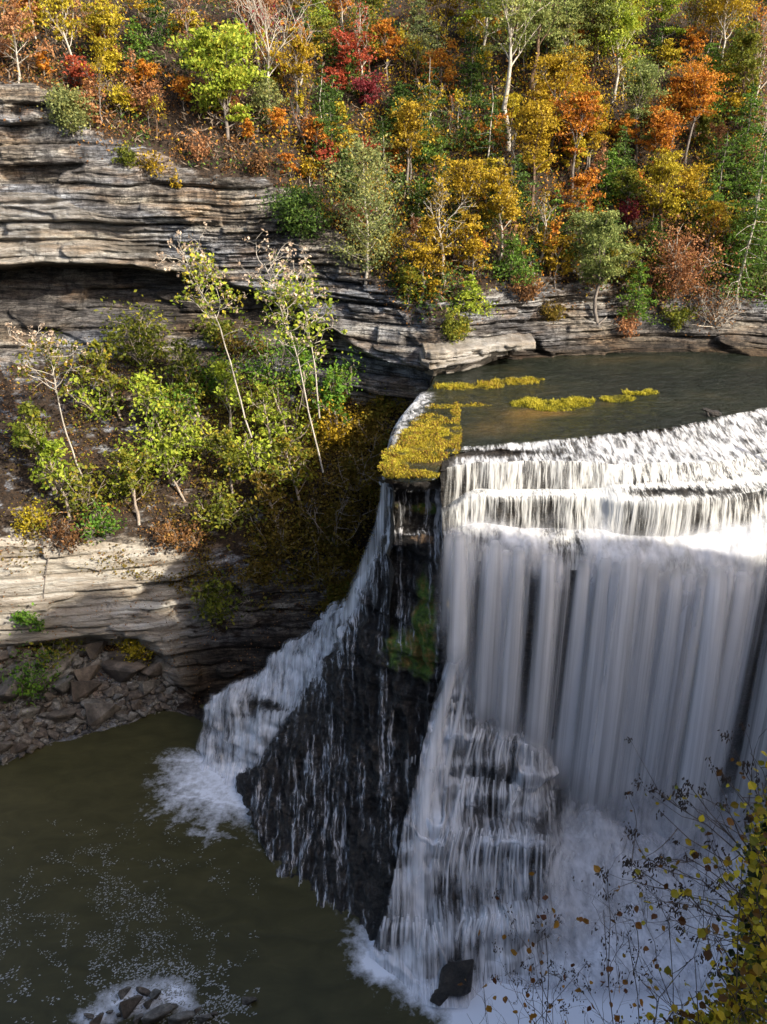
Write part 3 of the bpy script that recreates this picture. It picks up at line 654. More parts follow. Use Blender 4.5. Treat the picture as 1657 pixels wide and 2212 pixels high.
# veils pouring ledge by ledge over the talus: soft curved strips resting just off the rock
FB = BVHTree.FromPolygons([tuple(p) for p in Wb[::3, ::3].reshape(-1, 3)], [tuple(f) for f in gridq(*Wb[::3, ::3].shape[:2])])
def onfalls(x, y, off):
    a, b, c = ray(x, y); d = Vector((float(a), float(b), float(c))).normalized()
    h = FB.ray_cast(Vector((0, 0, CAMZ)), d)
    if h[0] is None: return at_depth(x, y, 62) 
    return np.array(h[0] - d * off)
def strips(name, L, seed):
    """L: (points [(x, y)...], half width at top and foot in picture units, strength)"""
    rs = np.random.RandomState(seed); Vs, Qs_, D_, E_, b0 = [], [], [], [], 0
    for pts, h0, h1, a in L:
        n = 26; t = np.linspace(0, 1, n); xs = np.interp(t, np.linspace(0, 1, len(pts)), [p[0] for p in pts]); ys = np.interp(t, np.linspace(0, 1, len(pts)), [p[1] for p in pts])
        C_ = np.array([onfalls(x, y, .35) for x, y in zip(xs, ys)])
        for _ in range(3): C_[1:-1] = (C_[:-2] + 2 * C_[1:-1] + C_[2:]) / 4
        hw = (h0 + (h1 - h0) * t) * .038; nu = 9; u = np.linspace(-1, 1, nu)
        G = C_[:, None] + np.stack([u[None] * hw[:, None], -.45 * (1 - u[None] ** 2) * hw[:, None], 0 * u[None] * hw[:, None]], -1)
        dd = a * np.exp(-(u[None] / .65) ** 2) * (1.1 - .25 * t[:, None]); ee = (1 - sstep(.3, 1, np.abs(u)))[None] * (sstep(0, .08, t) * (1 - sstep(.7, 1, t)))[:, None]
        Vs.append(G.reshape(-1, 3)); Qs_.append(gridq(n, nu) + b0); D_.append(dd.ravel()); E_.append(ee.ravel()); b0 += n * nu
    V = np.concatenate(Vs) - np.array(falls.location)
    link(name, mesh_np(name, V, np.concatenate(Qs_), WM["plume"], {"dens": np.concatenate(D_), "edge": np.concatenate(E_)}), falls)
strips("broad_stream", [([(992, 1300), (986, 1400), (965, 1490), (938, 1600), (918, 1720), (902, 1850), (888, 1975)], 20, 34, .95), ([(990, 1380), (975, 1470), (955, 1560), (940, 1660), (925, 1780)], 12, 22, .7), ([(1012, 1430), (992, 1530), (968, 1640), (955, 1740)], 12, 16, .7), ([(1030, 1560), (1008, 1640), (985, 1740), (975, 1850)], 7, 12, .7)], 1)
def ledge(name, x0, y0, x1, y1, drop, n, seed, hw=(3.5, 9), a=(.35, .85), fan=.12):
    rs = np.random.RandomState(seed); L = []; xm = (x0 + x1) / 2
    for i in range(n):
        f = (i + rs.random()) / n; x = x0 + (x1 - x0) * f; y = y0 + (y1 - y0) * f - 10 * math.sin(math.pi * f) + rs.normal() * 5
        d = drop * rs.uniform(.6, 1.15); h = rs.uniform(*hw); dx = (x - xm) * fan + rs.normal() * 3 - (x - CX) * .03 * d / 100
        L.append(([(x - dx * .15, y - 9), (x, y), (x + dx * .7, y + d * .35), (x + dx, y + d)], h * .8, h * 1.3, rs.uniform(*a)))
    strips(name, L, seed)
ledge("ledge_veil", 1030, 1588, 1215, 1606, 110, 24, 2); ledge("ledge_veil", 1000, 1692, 1110, 1700, 100, 16, 3); ledge("ledge_veil", 1105, 1712, 1198, 1716, 85, 16, 4, fan=.35)
ledge("ledge_veil", 950, 1798, 1195, 1815, 150, 40, 5, hw=(3, 7)); ledge("ledge_veil", 990, 1992, 1150, 1984, 70, 24, 6); ledge("ledge_veil", 878, 1648, 950, 1640, 120, 9, 7, a=(.3, .6))
ledge("ledge_veil", 850, 1775, 900, 1770, 130, 8, 8, a=(.3, .6)); ledge("ledge_veil", 822, 1890, 880, 1895, 120, 9, 9, a=(.35, .7)); ledge("ledge_veil", 950, 1520, 1010, 1530, 110, 9, 10); ledge("ledge_veil", 830, 1985, 960, 2010, 80, 18, 11, a=(.5, .9), hw=(5, 10))
ledge("ledge_veil", 1215, 1800, 1420, 1830, 160, 22, 12, hw=(8, 18), a=(.4, .9), fan=.3); ledge("ledge_veil", 1240, 1700, 1640, 1730, 120, 24, 13, hw=(14, 26), a=(.4, .8))
k = rows(8.0, 14.9)
W = (Qs + QN * (.6 + .5 * sstep(12, 14, frid)) [..., None] + np.array([0, -.15, .75]) * (1.0 + 1.5 * fbm(Wb[..., 0] * .22, Wb[..., 1] * .22, 0 * qx, 83, 3))[..., None])[k]
de = .50 + .45 * fbm(Wb[..., 0] * .25, Wb[..., 1] * .25, Wb[..., 2] * .25, 82) + .25 * sstep(1950, 2080, qy)
eg_ = sstep(7.9, 8.7, frid) * (1 - sstep(14, 14.9, frid)) * sstep(1130, 1260, qx + 60 * fbm(Wb[..., 1] * .4, Wb[..., 2] * .4, 0 * qx, 81)) 
wpart("spray_mounds", W, WM["mist"], de[k], eg_[k])
# drifting spray that hides where the free fall lands
for i, (D_, zt, x0, x1, sd) in enumerate([(61.5, 9.5, 1225, 1800, 1), (60.0, 7.5, 1215, 1800, 2), (58.0, 5.5, 1230, 1800, 3), (63.0, 12.0, 1240, 1800, 4)]):
    nu, nv = 120, 50; u = np.linspace(0, 1, nu)[None]; v = np.linspace(0, 1, nv)[:, None]
    X = at_depth(x0, 1750, D_)[0] + u * (at_depth(x1, 1750, D_)[0] - at_depth(x0, 1750, D_)[0]) + 0 * v
    top = zt + 3.5 * fbm(X * .16, 0 * X, 0 * X, 140 + sd, 3)
    Zp = .2 + v * top; Yp = D_ - (1 - v) * 2.5 + 1.4 * fbm(X * .25, Zp * .25, 0 * X, 150 + sd, 3)
    dd = .60 + .5 * fbm(X * .22, Zp * .22, 0 * X, 160 + sd, 3) + .25 * (1 - v)
    ee = (1 - sstep(.25, 1.0, v)) * sstep(0, .08, v + .02) * sstep(0, .12, u) * (.85 if i < 3 else .5)
    wpart("drifting_spray", np.stack([X, Yp, Zp], -1), WM["mist"], dd, ee + 0 * X)
# ================================================================ buttress trickles
bf = (.16 + .05 * fbm(Bd[..., 0] * 2, Bd[..., 1] * 2, Bd[..., 2], 95))
k = (brid[:, 0] > .2) & (brid[:, 0] < 12.9)
td = .29 + blob(bx_, by_, [(840, 1110, 14, 60, .45), (885, 1080, 14, 60, .45), (925, 1075, 14, 50, .4), (950, 1090, 14, 60, .5), (950, 1170, 14, 40, .3), (880, 1150, 40, 8, .5), (800, 1215, 30, 40, .45), (775, 1280, 25, 50, .55), (752, 1360, 22, 50, .5), (880, 1250, 14, 80, .3), (700, 1480, 20, 60, .35), (780, 1420, 40, 60, .1), (690, 1700, 50, 120, .22), (740, 1750, 14, 140, .25), (640, 1750, 14, 120, .15), (560, 1720, 30, 40, .2), (840, 1600, 20, 120, .15), (715, 1980, 20, 40, .25), (830, 1750, 12, 120, .2), (775, 1880, 25, 120, -.3), (925, 1330, 30, 100, -.12), (860, 1420, 50, 60, -.15), (870, 1230, 25, 22, -.2)])
k2 = (bx_[0] > -1)
wpart("trickles", (Bd + BN * bf[..., None])[k], WM["thread"], td[k], np.ones_like(td)[k])
# veil falling from the ledge tip along the edge of the buttress
ve = [[(822, 1022, 73), (832, 1030, 70.6), (845, 1036, 70)], [(818, 1080, 73.2), (828, 1080, 71.4), (842, 1080, 71)], [(808, 1130, 73.8), (820, 1135, 71.8), (838, 1140, 71)], [(785, 1190, 75), (802, 1195, 72.8), (828, 1180, 71)], [(755, 1260, 76.5), (778, 1262, 73.6), (802, 1250, 72)], [(728, 1340, 78), (748, 1345, 74.5), (770, 1340, 73)], [(700, 1420, 78), (722, 1425, 74.5), (742, 1420, 73)]]
vx, vy, V = sheet(ve, 20, 40)
vd = .62 + .1 * fbm(vx * .1, vy * .01, 0 * vx, 96)
edg = np.minimum(sstep(0, .4, np.linspace(0, 1, 40)), 1 - sstep(.55, 1, np.linspace(0, 1, 40)))[None] * np.minimum(1, (1 - sstep(.8, 1, np.linspace(0, 1, vx.shape[0])))[:, None] + 0)
wpart("spray_veil", V, WM["fallB"], vd, edg + 0 * vx)

se = [[(952, 850, 0, 41.08), (918, 846, 0, 41.05), (902, 860, 0, 40.2), (894, 872, 0, 39.0)], [(938, 872, 0, 41.08), (902, 866, 0, 41.05), (888, 880, 0, 40.0), (878, 896, 0, 38.4)], [(915, 900, 0, 41.08), (884, 886, 0, 41.05), (868, 902, 0, 39.9), (856, 920, 0, 38.0)], [(882, 925, 0, 41.08), (864, 914, 0, 41.05), (850, 932, 0, 39.6), (842, 950, 0, 37.4)], [(862, 950, 0, 41.08), (850, 944, 0, 41.05), (842, 965, 0, 39.2), (836, 985, 0, 36.6)], [(850, 985, 0, 41.08), (841, 982, 0, 41.0), (834, 1000, 0, 38.8), (830, 1020, 0, 36.0)]]
sc_ = [[(x, y, hD(x, y, z)) for x, y, _, z in r] for r in se]
sx_, sy_, S_ = sheet(sc_, 16, 40); S_ = smooth_grid(S_, 3)
S_ = S_ + normals(S_) * (.12 + .12 * fbm(S_[..., 0] * 2, S_[..., 1] * 2, S_[..., 2] * 2, 98))[..., None]
uu = np.linspace(0, 1, 40)[None] + 0 * sx_; vv_ = np.linspace(0, 1, sx_.shape[0])[:, None] + 0 * sx_
wpart("side_spill", S_, WM["crest"], .75 - .35 * vv_ + 0 * uu, sstep(0, .3, uu + .2 * fbm(S_[..., 0] * 2, S_[..., 1] * 2, 0 * uu, 99)) * (1 - sstep(.8, 1, uu)) * sstep(0, .1, vv_) * (1 - sstep(.8, 1, vv_)))

# ================================================================ side cascade
CR = [
 [(700, 1335, 87.5), (715, 1318, 88), (730, 1306, 88), (752, 1300, 88)],
 [(688, 1348, 85.8), (706, 1330, 86.2), (722, 1316, 86), (750, 1318, 84)],
 [(640, 1384, 84.6), (665, 1374, 84), (690, 1368, 82.5), (742, 1368, 80)],
 [(580, 1425, 82.8), (620, 1425, 81.5), (665, 1430, 80), (725, 1440, 77)],
 [(560, 1458, 81.8), (595, 1468, 80), (640, 1480, 78.6), (700, 1495, 75.5)],
 [(500, 1480, 80.6), (550, 1500, 78.6), (600, 1520, 77), (670, 1530, 74.6)],
 [(452, 1500, 79.2), (495, 1520, 77.4), (545, 1545, 75.6), (625, 1568, 73.2)],
 [(440, 1530, 78.4), (480, 1550, 76.8), (530, 1575, 75), (600, 1600, 73)],
 [(434, 1590, 77.2), (470, 1610, 76), (520, 1635, 74.2), (580, 1650, 72.4)],
 [(425, 1640, 76.2), (465, 1660, 74.0), (515, 1680, 72.3), (565, 1690, 71.2)],
 [(405, 1680, 73.2), (445, 1712, 71.0), (490, 1728, 70.0), (545, 1722, 70.0)],
 [(400, 1700, 70), (430, 1745, 67.5), (480, 1765, 66.4), (540, 1750, 66.4)],
]
crp = [8, 20, 24, 16, 16, 16, 12, 30, 26, 20, 10]
cx_, cy_, Cc = sheet(CR, crp, 200)
crid = rowid(crp, len(CR))[:, None] + 0 * cx_
Cc = smooth_grid(Cc, 2); CN = normals(smooth_grid(Cc, 8))
X, Y, Z = Cc[..., 0], Cc[..., 1], Cc[..., 2]
cl = .55 * fbm(X * .5, Y * .5, Z * .4, 101) + .35 * np.tanh(2.5 * vn(X * .5, Y * .3, Z * 1.3, 102))
cl = cl * (1 - sstep(9, 10.5, crid))
Cw = Cc + CN * cl[..., None]
cr_o = link("cascade_ledges", mesh_np("cascade_ledges", Cw - CN * (.45 + 1.4 * sstep(9.4, 10.2, crid))[..., None] - CN * .25 * (1 + .8 * fbm(X * .7, Y * .7, Z * .7, 103))[..., None], gridq(*cx_.shape), M["wet"], {"moss": 0 * cl.ravel(), "tan": 0 * cl.ravel()}))
tag(cr_o, "wet dark rock steps under the side cascade", kind="structure")
casc = empty("cascade", (-14, 78, 4)); tag(casc, "smaller white cascade tumbling into the pool beside the dark buttress", "cascade")
cd = .58 + .3 * fbm(cx_ * .02, cy_ * .03, 0 * cx_, 105) + blob(cx_, cy_, [(560, 1540, 60, 10, -.0), (600, 1530, 35, 14, -.35), (560, 1520, 40, 8, -.2), (640, 1480, 40, 20, .1), (470, 1580, 40, 40, -.05), (500, 1690, 60, 30, .35), (660, 1400, 50, 30, .1), (600, 1600, 20, 30, -.1)])
ce = np.minimum(sstep(0, .08, np.linspace(0, 1, 200)), 1 - sstep(.9, 1, np.linspace(0, 1, 200)))[None] + 0 * cx_
ce = ce * (1 - sstep(9.6, 10.6, crid)) * sstep(0, .4, crid)
def cpart(name, Pt, mat, dens, edge):
    return link(name, mesh_np(name, Pt - np.array(casc.location), gridq(*dens.shape), mat, {"dens": dens.ravel(), "edge": edge.ravel()}), casc)
cpart("froth", Cw + CN * (.12 + .1 * np.abs(fbm(X * 1.5, Y * 1.5, Z * 1.5, 104)))[..., None], WM["casc"], cd, ce)
cpart("thin_spray", Cw + CN * .5, WM["low"], cd - .3, ce)

# ================================================================ pool
NP = 700
gxp, gyp = np.meshgrid(np.linspace(-75, 95, NP), np.linspace(-30, 110, NP))
PP = np.stack([gxp, gyp, 0 * gxp], -1)
pX, pY = topx(PP)
def spray_fan(cx, cy, r0, r1, a0, a1, seed):
    ax, ay, _ = at_height(cx, cy, 0.0)
    dx, dy = gxp - ax, gyp - ay; r = np.hypot(dx, dy); th = np.degrees(np.arctan2(dy, dx))
    am = (a0 + a1) / 2; da = (th - am + 180) % 360 - 180
    w = 1 - sstep((a1 - a0) * .35, (a1 - a0) * .5, np.abs(da))
    n = .8 * fbm(th * .16, r * .06, 0 * r, seed, 4) + .5 * fbm(gxp * .8, gyp * .8, 0 * r, seed, 4)
    return w * (1 - sstep(r0, r1, r * (1 + .3 * n)))
foam = .95 * spray_fan(530, 1650, 3.5, 15, 150, 300, 110) + .95 * spray_fan(880, 2020, 1.5, 8.5, 150, 300, 111)
foam = foam + .95 * sstep(0, 90, (pX - 1000) + (pY - 2140) * .9) * sstep(1850, 1990, pY) + blob(pX, pY, [(960, 2150, 70, 50, .9), (820, 2080, 40, 30, .9), (1050, 2200, 80, 60, .6), (1200, 2100, 200, 100, .8)])
foam = foam + blob(pX, pY, [(290, 2160, 80, 34, 1.1), (200, 2200, 50, 20, .9), (385, 2150, 34, 30, .8), (350, 2120, 60, 20, .35), (420, 2180, 30, 20, .4)])
sw1 = fbm(gxp * .12 + .8 * vn(gxp * .08, gyp * .08, 0 * gxp, 5), gyp * .35 + .1 * gxp, 0 * gxp, 113, 5)
foam = foam + .34 * (1 - sstep(.0, .09, np.abs(sw1))) * blob(pX, pY, [(300, 1850, 220, 90, .8), (560, 1800, 120, 60, .8), (350, 2000, 160, 90, .7), (420, 1720, 160, 40, .7), (600, 2100, 100, 80, .4)])
foam = foam + .16 * sstep(.55, .9, fbm(gxp * .25 + gyp * .1, gyp * .6, 0 * gxp, 112) + .5) * blob(pX, pY, [(380, 1700, 120, 40, 1), (560, 1790, 60, 30, .6), (900, 2150, 60, 40, 1)])
# thin bright rim of foam along the foot of the buttress
pool = link("pool", mesh_np("pool", PP, gridq(NP, NP), M["pool"], {"foam": foam.ravel()}))
tag(pool, "still dark olive plunge pool", kind="structure")
# river bed / gorge floor sheet reaching far out, under the water
gnd = NT("ground_soil"); gn = gnd.noise(gnd.pos(), .4, 5, .7)
gm = gnd.surf(gnd.n("BsdfPrincipled", Base_Color=gnd.ramp(gn, [(.3, (.05, .04, .02)), (.7, (.12, .09, .05))]), Roughness=.9))
link("ground", mesh_np("ground", [[-900, -900, -4], [900, -900, -4], [900, 900, -4], [-900, 900, -4]], [[0, 1, 2, 3]], gm)); tag(bpy.data.objects["ground"], "gorge floor under the water", kind="structure")
# ================================================================ plant builders (numpy)
LC = {
 "gold":   [(.04, .03, .006), (.15, .095, .010), (.36, .235, .015), (.52, .36, .025), (.20, .13, .015)],
 "yellow": [(.07, .06, .008), (.22, .17, .014), (.42, .33, .02), (.56, .44, .035), (.26, .24, .025)],
 "orange": [(.08, .03, .008), (.28, .09, .014), (.50, .18, .02), (.56, .27, .03), (.22, .13, .02)],
 "red":    [(.10, .015, .012), (.28, .05, .025), (.42, .10, .04), (.36, .06, .035), (.2, .03, .02)],
 "crimson":[(.05, .01, .014), (.14, .02, .025), (.22, .035, .04), (.26, .03, .04), (.16, .03, .02)],
 "rust":   [(.08, .03, .015), (.22, .09, .035), (.38, .17, .07), (.45, .24, .11), (.26, .12, .04)],
 "lime":   [(.05, .08, .008), (.14, .20, .014), (.26, .33, .03), (.38, .42, .05), (.42, .34, .03)],
 "shadelime": [(.03, .045, .006), (.09, .12, .010), (.17, .21, .018), (.27, .30, .03), (.30, .24, .02)],  # darker lime: the slope's partial shade is put into the leaf colour
 "palegrn":[(.04, .06, .015), (.13, .17, .045), (.25, .29, .08), (.36, .37, .12), (.32, .26, .05)],
 "green":  [(.02, .05, .008), (.05, .12, .012), (.10, .21, .02), (.16, .28, .03), (.24, .30, .03)],
 "conif":  [(.010, .024, .006), (.026, .055, .011), (.06, .11, .018), (.12, .19, .03), (.17, .20, .04)],
 "hemlock":[(.015, .035, .006), (.045, .09, .012), (.09, .17, .02), (.15, .25, .03), (.22, .27, .04)],
 "cedar":  [(.035, .05, .018), (.09, .12, .04), (.17, .20, .07), (.27, .28, .09), (.34, .30, .08)],
 "olive":  [(.03, .04, .006), (.08, .10, .012), (.15, .17, .02), (.24, .22, .02), (.30, .18, .02)],
 "pod":    [(.25, .18, .12), (.42, .31, .22), (.60, .46, .34), (.70, .56, .42)],
 "litter": [(.03, .018, .01), (.09, .045, .02), (.19, .09, .035), (.30, .15, .05), (.42, .24, .06)],
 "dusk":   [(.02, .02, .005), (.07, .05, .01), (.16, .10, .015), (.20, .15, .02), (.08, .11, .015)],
}
for k_, v_ in LC.items(): M["leaf_" + k_] = leaf_material("leaves_" + k_, v_, .38)
M["twig"] = bark_material("twig_bark", (.16, .12, .09), (.42, .35, .28))

def tubes(polys, sides=5):
    """polys: list of (points (n,3), radii (n,)) -> verts, quads"""
    V, Q, b = [], [], 0
    ang = np.arange(sides) * 2 * math.pi / sides
    for pts, rad in polys:
        pts = np.asarray(pts, float); rad = np.asarray(rad, float); n = len(pts)
        d = np.gradient(pts, axis=0); d /= np.linalg.norm(d, axis=1, keepdims=True) + 1e-9
        a = np.where(np.abs(d[:, 2:3]) > .9, np.array([[1., 0, 0]]), np.array([[0, 0, 1.]]))
        u = np.cross(d, a); u /= np.linalg.norm(u, axis=1, keepdims=True) + 1e-9; w = np.cross(d, u)
        ring = pts[:, None] + rad[:, None, None] * (np.cos(ang)[None, :, None] * u[:, None] + np.sin(ang)[None, :, None] * w[:, None])
        V.append(ring.reshape(-1, 3))
        i = np.arange(n * sides).reshape(n, sides) + b
        j = np.roll(i, -1, axis=1)
        Q.append(np.stack([i[:-1], j[:-1], j[1:], i[1:]], -1).reshape(-1, 4))
        b += n * sides
    return np.concatenate(V), np.concatenate(Q)

def leaves(P, size, rs, flat=0.0, aspect=1.6, droop=0.0, rnd=None, vary=.5):
    """diamond leaves at P. flat 1 = lying level"""
    n = len(P)
    nrm = rs.normal(size=(n, 3)); nrm[:, 2] = nrm[:, 2] * (1 - flat) + flat * 2.2 * (1 + 0 * nrm[:, 2])
    nrm /= np.linalg.norm(nrm, axis=1, keepdims=True)
    a = rs.normal(size=(n, 3)); a[:, 2] -= droop
    a -= (a * nrm).sum(1, keepdims=True) * nrm; a /= np.linalg.norm(a, axis=1, keepdims=True) + 1e-9
    b = np.cross(nrm, a)
    s = size * (1 - vary + 2 * vary * rs.random((n, 1))) * .5
    v = np.stack([P - a * s * aspect, P + b * s - a * s * .15 + nrm * s * .2, P + a * s * aspect, P - b * s - a * s * .15 + nrm * s * .2], 1).reshape(-1, 3)
    q = np.arange(n * 4).reshape(n, 4)
    r = rs.random(n) if rnd is None else rnd
    return v, q, np.clip(r, 0, 1)

def limb(p0, d, L, r0, rs, nseg=6, wig=.12, up=0.0, rend=.25):
    pts = [np.array(p0, float)]; d = np.array(d, float); d /= np.linalg.norm(d)
    for i in range(nseg):
        d = d + rs.normal(size=3) * wig + np.array([0, 0, up]); d /= np.linalg.norm(d)
        pts.append(pts[-1] + d * L / nseg)
    return np.array(pts), np.linspace(r0, r0 * rend, nseg + 1), d

def along(pts, t):
    i = np.clip(t * (len(pts) - 1), 0, len(pts) - 1.001); k = int(i); f = i - k
    return pts[k] * (1 - f) + pts[k + 1] * f

def make_plant(style, h, w, seed, leaf=.26, dens=1.0, lean=(0, 0), bare=.28, nl=None):
    """returns (trunk verts, quads, leaf points) in metres, base at 0"""
    rs = np.random.RandomState(seed); T = []; L = []; R = w / 2
    lx, ly = lean
    if style in ("broad", "sparse", "bare"):
        r0 = max(.05, h * .018) * (1.25 if style != "bare" else 1)
        n = 8; t = np.linspace(0, 1, n)
        tr = np.stack([lx * t**1.3 * h + .05 * h * np.cumsum(rs.normal(size=n)) * .35, ly * t**1.3 * h + .03 * h * np.cumsum(rs.normal(size=n)) * .35, t * h * (.9 if style != "bare" else .8)], -1); tr[0, :2] = 0
        T.append((tr, r0 * (1 - .8 * t)))
        m = nl or (14 if style != "bare" else 12)
        for i in range(m):
            f = bare + (1 - bare) * (i + rs.random()) / m
            p = along(tr, min(f, .99)); az = i * 2.4 + rs.random() * .8
            prof = math.sin(math.pi * min(1, (f - bare) / (1 - bare) * .75 + .22)) ** .7
            el = .35 + .7 * f + rs.random() * .3
            d = (math.cos(az) * math.cos(el), math.sin(az) * math.cos(el), math.sin(el))
            ll = R * prof * (.5 + .85 * rs.random()) * 1.05
            lp, lr, _ = limb(p, d, ll, r0 * .42 * (1 - .6 * f), rs, 5, .16, .03)
            T.append((lp, lr))
            for j in range(4 if style != "bare" else 6):
                g = .25 + .75 * (j + rs.random()) / (4 if style != "bare" else 6)
                q = along(lp, min(g, .99)); dd = lp[-1] - lp[0]; dd = dd / (np.linalg.norm(dd) + 1e-9) + rs.normal(size=3) * .6; dd[2] += .25
                sp, sr, _ = limb(q, dd, ll * (.32 + .25 * rs.random()), r0 * .14, rs, 4, .2, .05, .3)
                T.append((sp, sr))
                if style == "bare":
                    for _k in range(3):
                        q2 = along(sp, .3 + .65 * rs.random()); d2 = (sp[-1] - sp[0]) + rs.normal(size=3) * ll * .25
                        T.append((limb(q2, d2, ll * .22, r0 * .06, rs, 3, .2, .04, .4)[:2]))
                        L.append(along(sp, rs.random() * .98)[None] + rs.normal(size=(3, 3)) * .12 * R)
                else:
                    k = int((34 if style == "broad" else 12) * dens * (R / 3) ** 1.2 * (.26 / leaf) ** 1.3 + 4)
                    c0 = along(sp, .75)
                    L.append(c0 + rs.normal(size=(k, 3)) * np.array([1.25, 1.25, .38]) * ll * (.10 + .10 * rs.random()))
            L.append(lp[-1] + rs.normal(size=(int(7 * dens * R) + 3 if style != "bare" else 3, 3)) * ll * .15)
    elif style in ("conifer", "cedar"):
        r0 = max(.05, h * .014); n = 8; t = np.linspace(0, 1, n)
        tr = np.stack([lx * t * h + .012 * h * np.cumsum(rs.normal(size=n)), ly * t * h + .012 * h * np.cumsum(rs.normal(size=n)), t * h], -1); tr[0, :2] = 0
        T.append((tr, r0 * (1 - .85 * t)))
        m = nl or int(16 + h * 3.0)
        for i in range(m):
            f = .08 + .9 * (i + rs.random()) / m
            p = along(tr, min(f, .99)); az = i * 2.4 + rs.random()
            if style == "conifer": ll = R * (1.08 - f) ** .75 * (.55 + .65 * rs.random()); el = .12 - .35 * rs.random(); up = -.02
            else: ll = R * (math.sin(math.pi * min(1, f * .8 + .14)) ** .6) * (.55 + .6 * rs.random()); el = .25 + .35 * rs.random(); up = .05
            d = (math.cos(az) * math.cos(el), math.sin(az) * math.cos(el), math.sin(el))
            lp, lr, _ = limb(p, d, ll, r0 * .3 * (1.1 - f), rs, 5, .1, up)
            T.append((lp, lr))
            k = int((26 if style == "conifer" else 38) * dens * ll * (.22 / leaf) ** 1.4) + 6
            tt_ = .12 + .9 * rs.random(k) ** .8
            base = np.array([along(lp, min(q, .99)) for q in tt_])
            spread = (.06 + .28 * (1 - np.abs(tt_ - .55))) * ll
            off = rs.normal(size=(k, 3)) * spread[:, None] * np.array([.9, .9, .28 if style == "conifer" else .55])
            if style == "conifer": off[:, 2] -= .12 * ll * tt_
            L.append(base + off)
    elif style == "bush":
        m = nl or 9
        for i in range(m):
            az = i * 2.4 + rs.random(); el = .5 + .9 * rs.random()
            d = (math.cos(az) * math.cos(el), math.sin(az) * math.cos(el), math.sin(el))
            ll = math.hypot(R * math.cos(el), h * math.sin(el)) * (.7 + .35 * rs.random())
            lp, lr, _ = limb((0, 0, 0), d, ll, max(.015, h * .012), rs, 5, .18, .02)
            T.append((lp, lr))
            for j in range(5):
                q = along(lp, .3 + .69 * rs.random()); sp, sr, _ = limb(q, rs.normal(size=3) + np.array([0, 0, .5]), ll * .3, .012 + h * .003, rs, 3, .2)
                T.append((sp, sr))
                k = int(20 * dens * (R / 2) ** 1.1 * (.26 / leaf) ** 1.3 + 4)
                L.append(along(sp, .7) + rs.normal(size=(k, 3)) * ll * .17)
    tv, tq = tubes(T)
    return tv, tq, np.concatenate(L), rs

PLANT_N = {"n": 0}
def plant(name, label, cat, x, yb, yt, wpx, style, colr, bark="bark_grey", leaf=.20, dens=1.0, lean=0.0, bare=.28, D=None, group=None, back=0.0, seed=None, flat=0.0, keep=1.0, sink=.25, nl=None, mixc=None, droop=0.0, aspect=1.6):
    """x, yb: where its foot stands in the picture, found on the terrain; yt: its top; wpx: crown width"""
    PLANT_N["n"] += 1; seed = seed or PLANT_N["n"] * 13 + 5
    g = ground(x, yb) if D is None else Vector(at_depth(x, yb, D).tolist())
    if g is None: return None
    dep = g.y * CT - (g.z - CAMZ) * ST
    # height from the two rows, wide from the row width
    a, b, c = ray(x, yt); top_z = CAMZ + float(c) * g.y / float(b)
    h = max(.4, top_z - g.z); wd = wpx * dep / F
    tv, tq, LP, rs = make_plant(style, h, wd, seed, leaf, dens, (lean, 0), bare, nl)
    LP = LP[vn(LP[:, 0] * 1.1, LP[:, 1] * 1.1, LP[:, 2] * 1.5, seed + 3) > -.32] if len(LP) > 60 else LP
    r = empty(name, (g.x, g.y + back, g.z - sink)); tag(r, label, cat, group)
    link("trunk" if style != "bush" else "stems", mesh_np("trunk", tv, tq, M[bark]), r)
    if keep < 1: LP = LP[rs.random(len(LP)) < keep]
    if len(LP):
        # clump value so neighbouring leaves share a tone
        cv = .5 + .5 * vn(LP[:, 0] / (wd * .16 + .3) + seed, LP[:, 1] / (wd * .16 + .3), LP[:, 2] / (wd * .12 + .3), seed)
        if mixc and False: pass
        v, q, rr = leaves(LP, leaf, rs, flat, aspect, droop, .45 * cv + .55 * rs.random(len(LP)))
        link("crown", mesh_np("crown", v, q, M["leaf_" + colr], {"rnd": rr}, smooth=False), r)
    return r
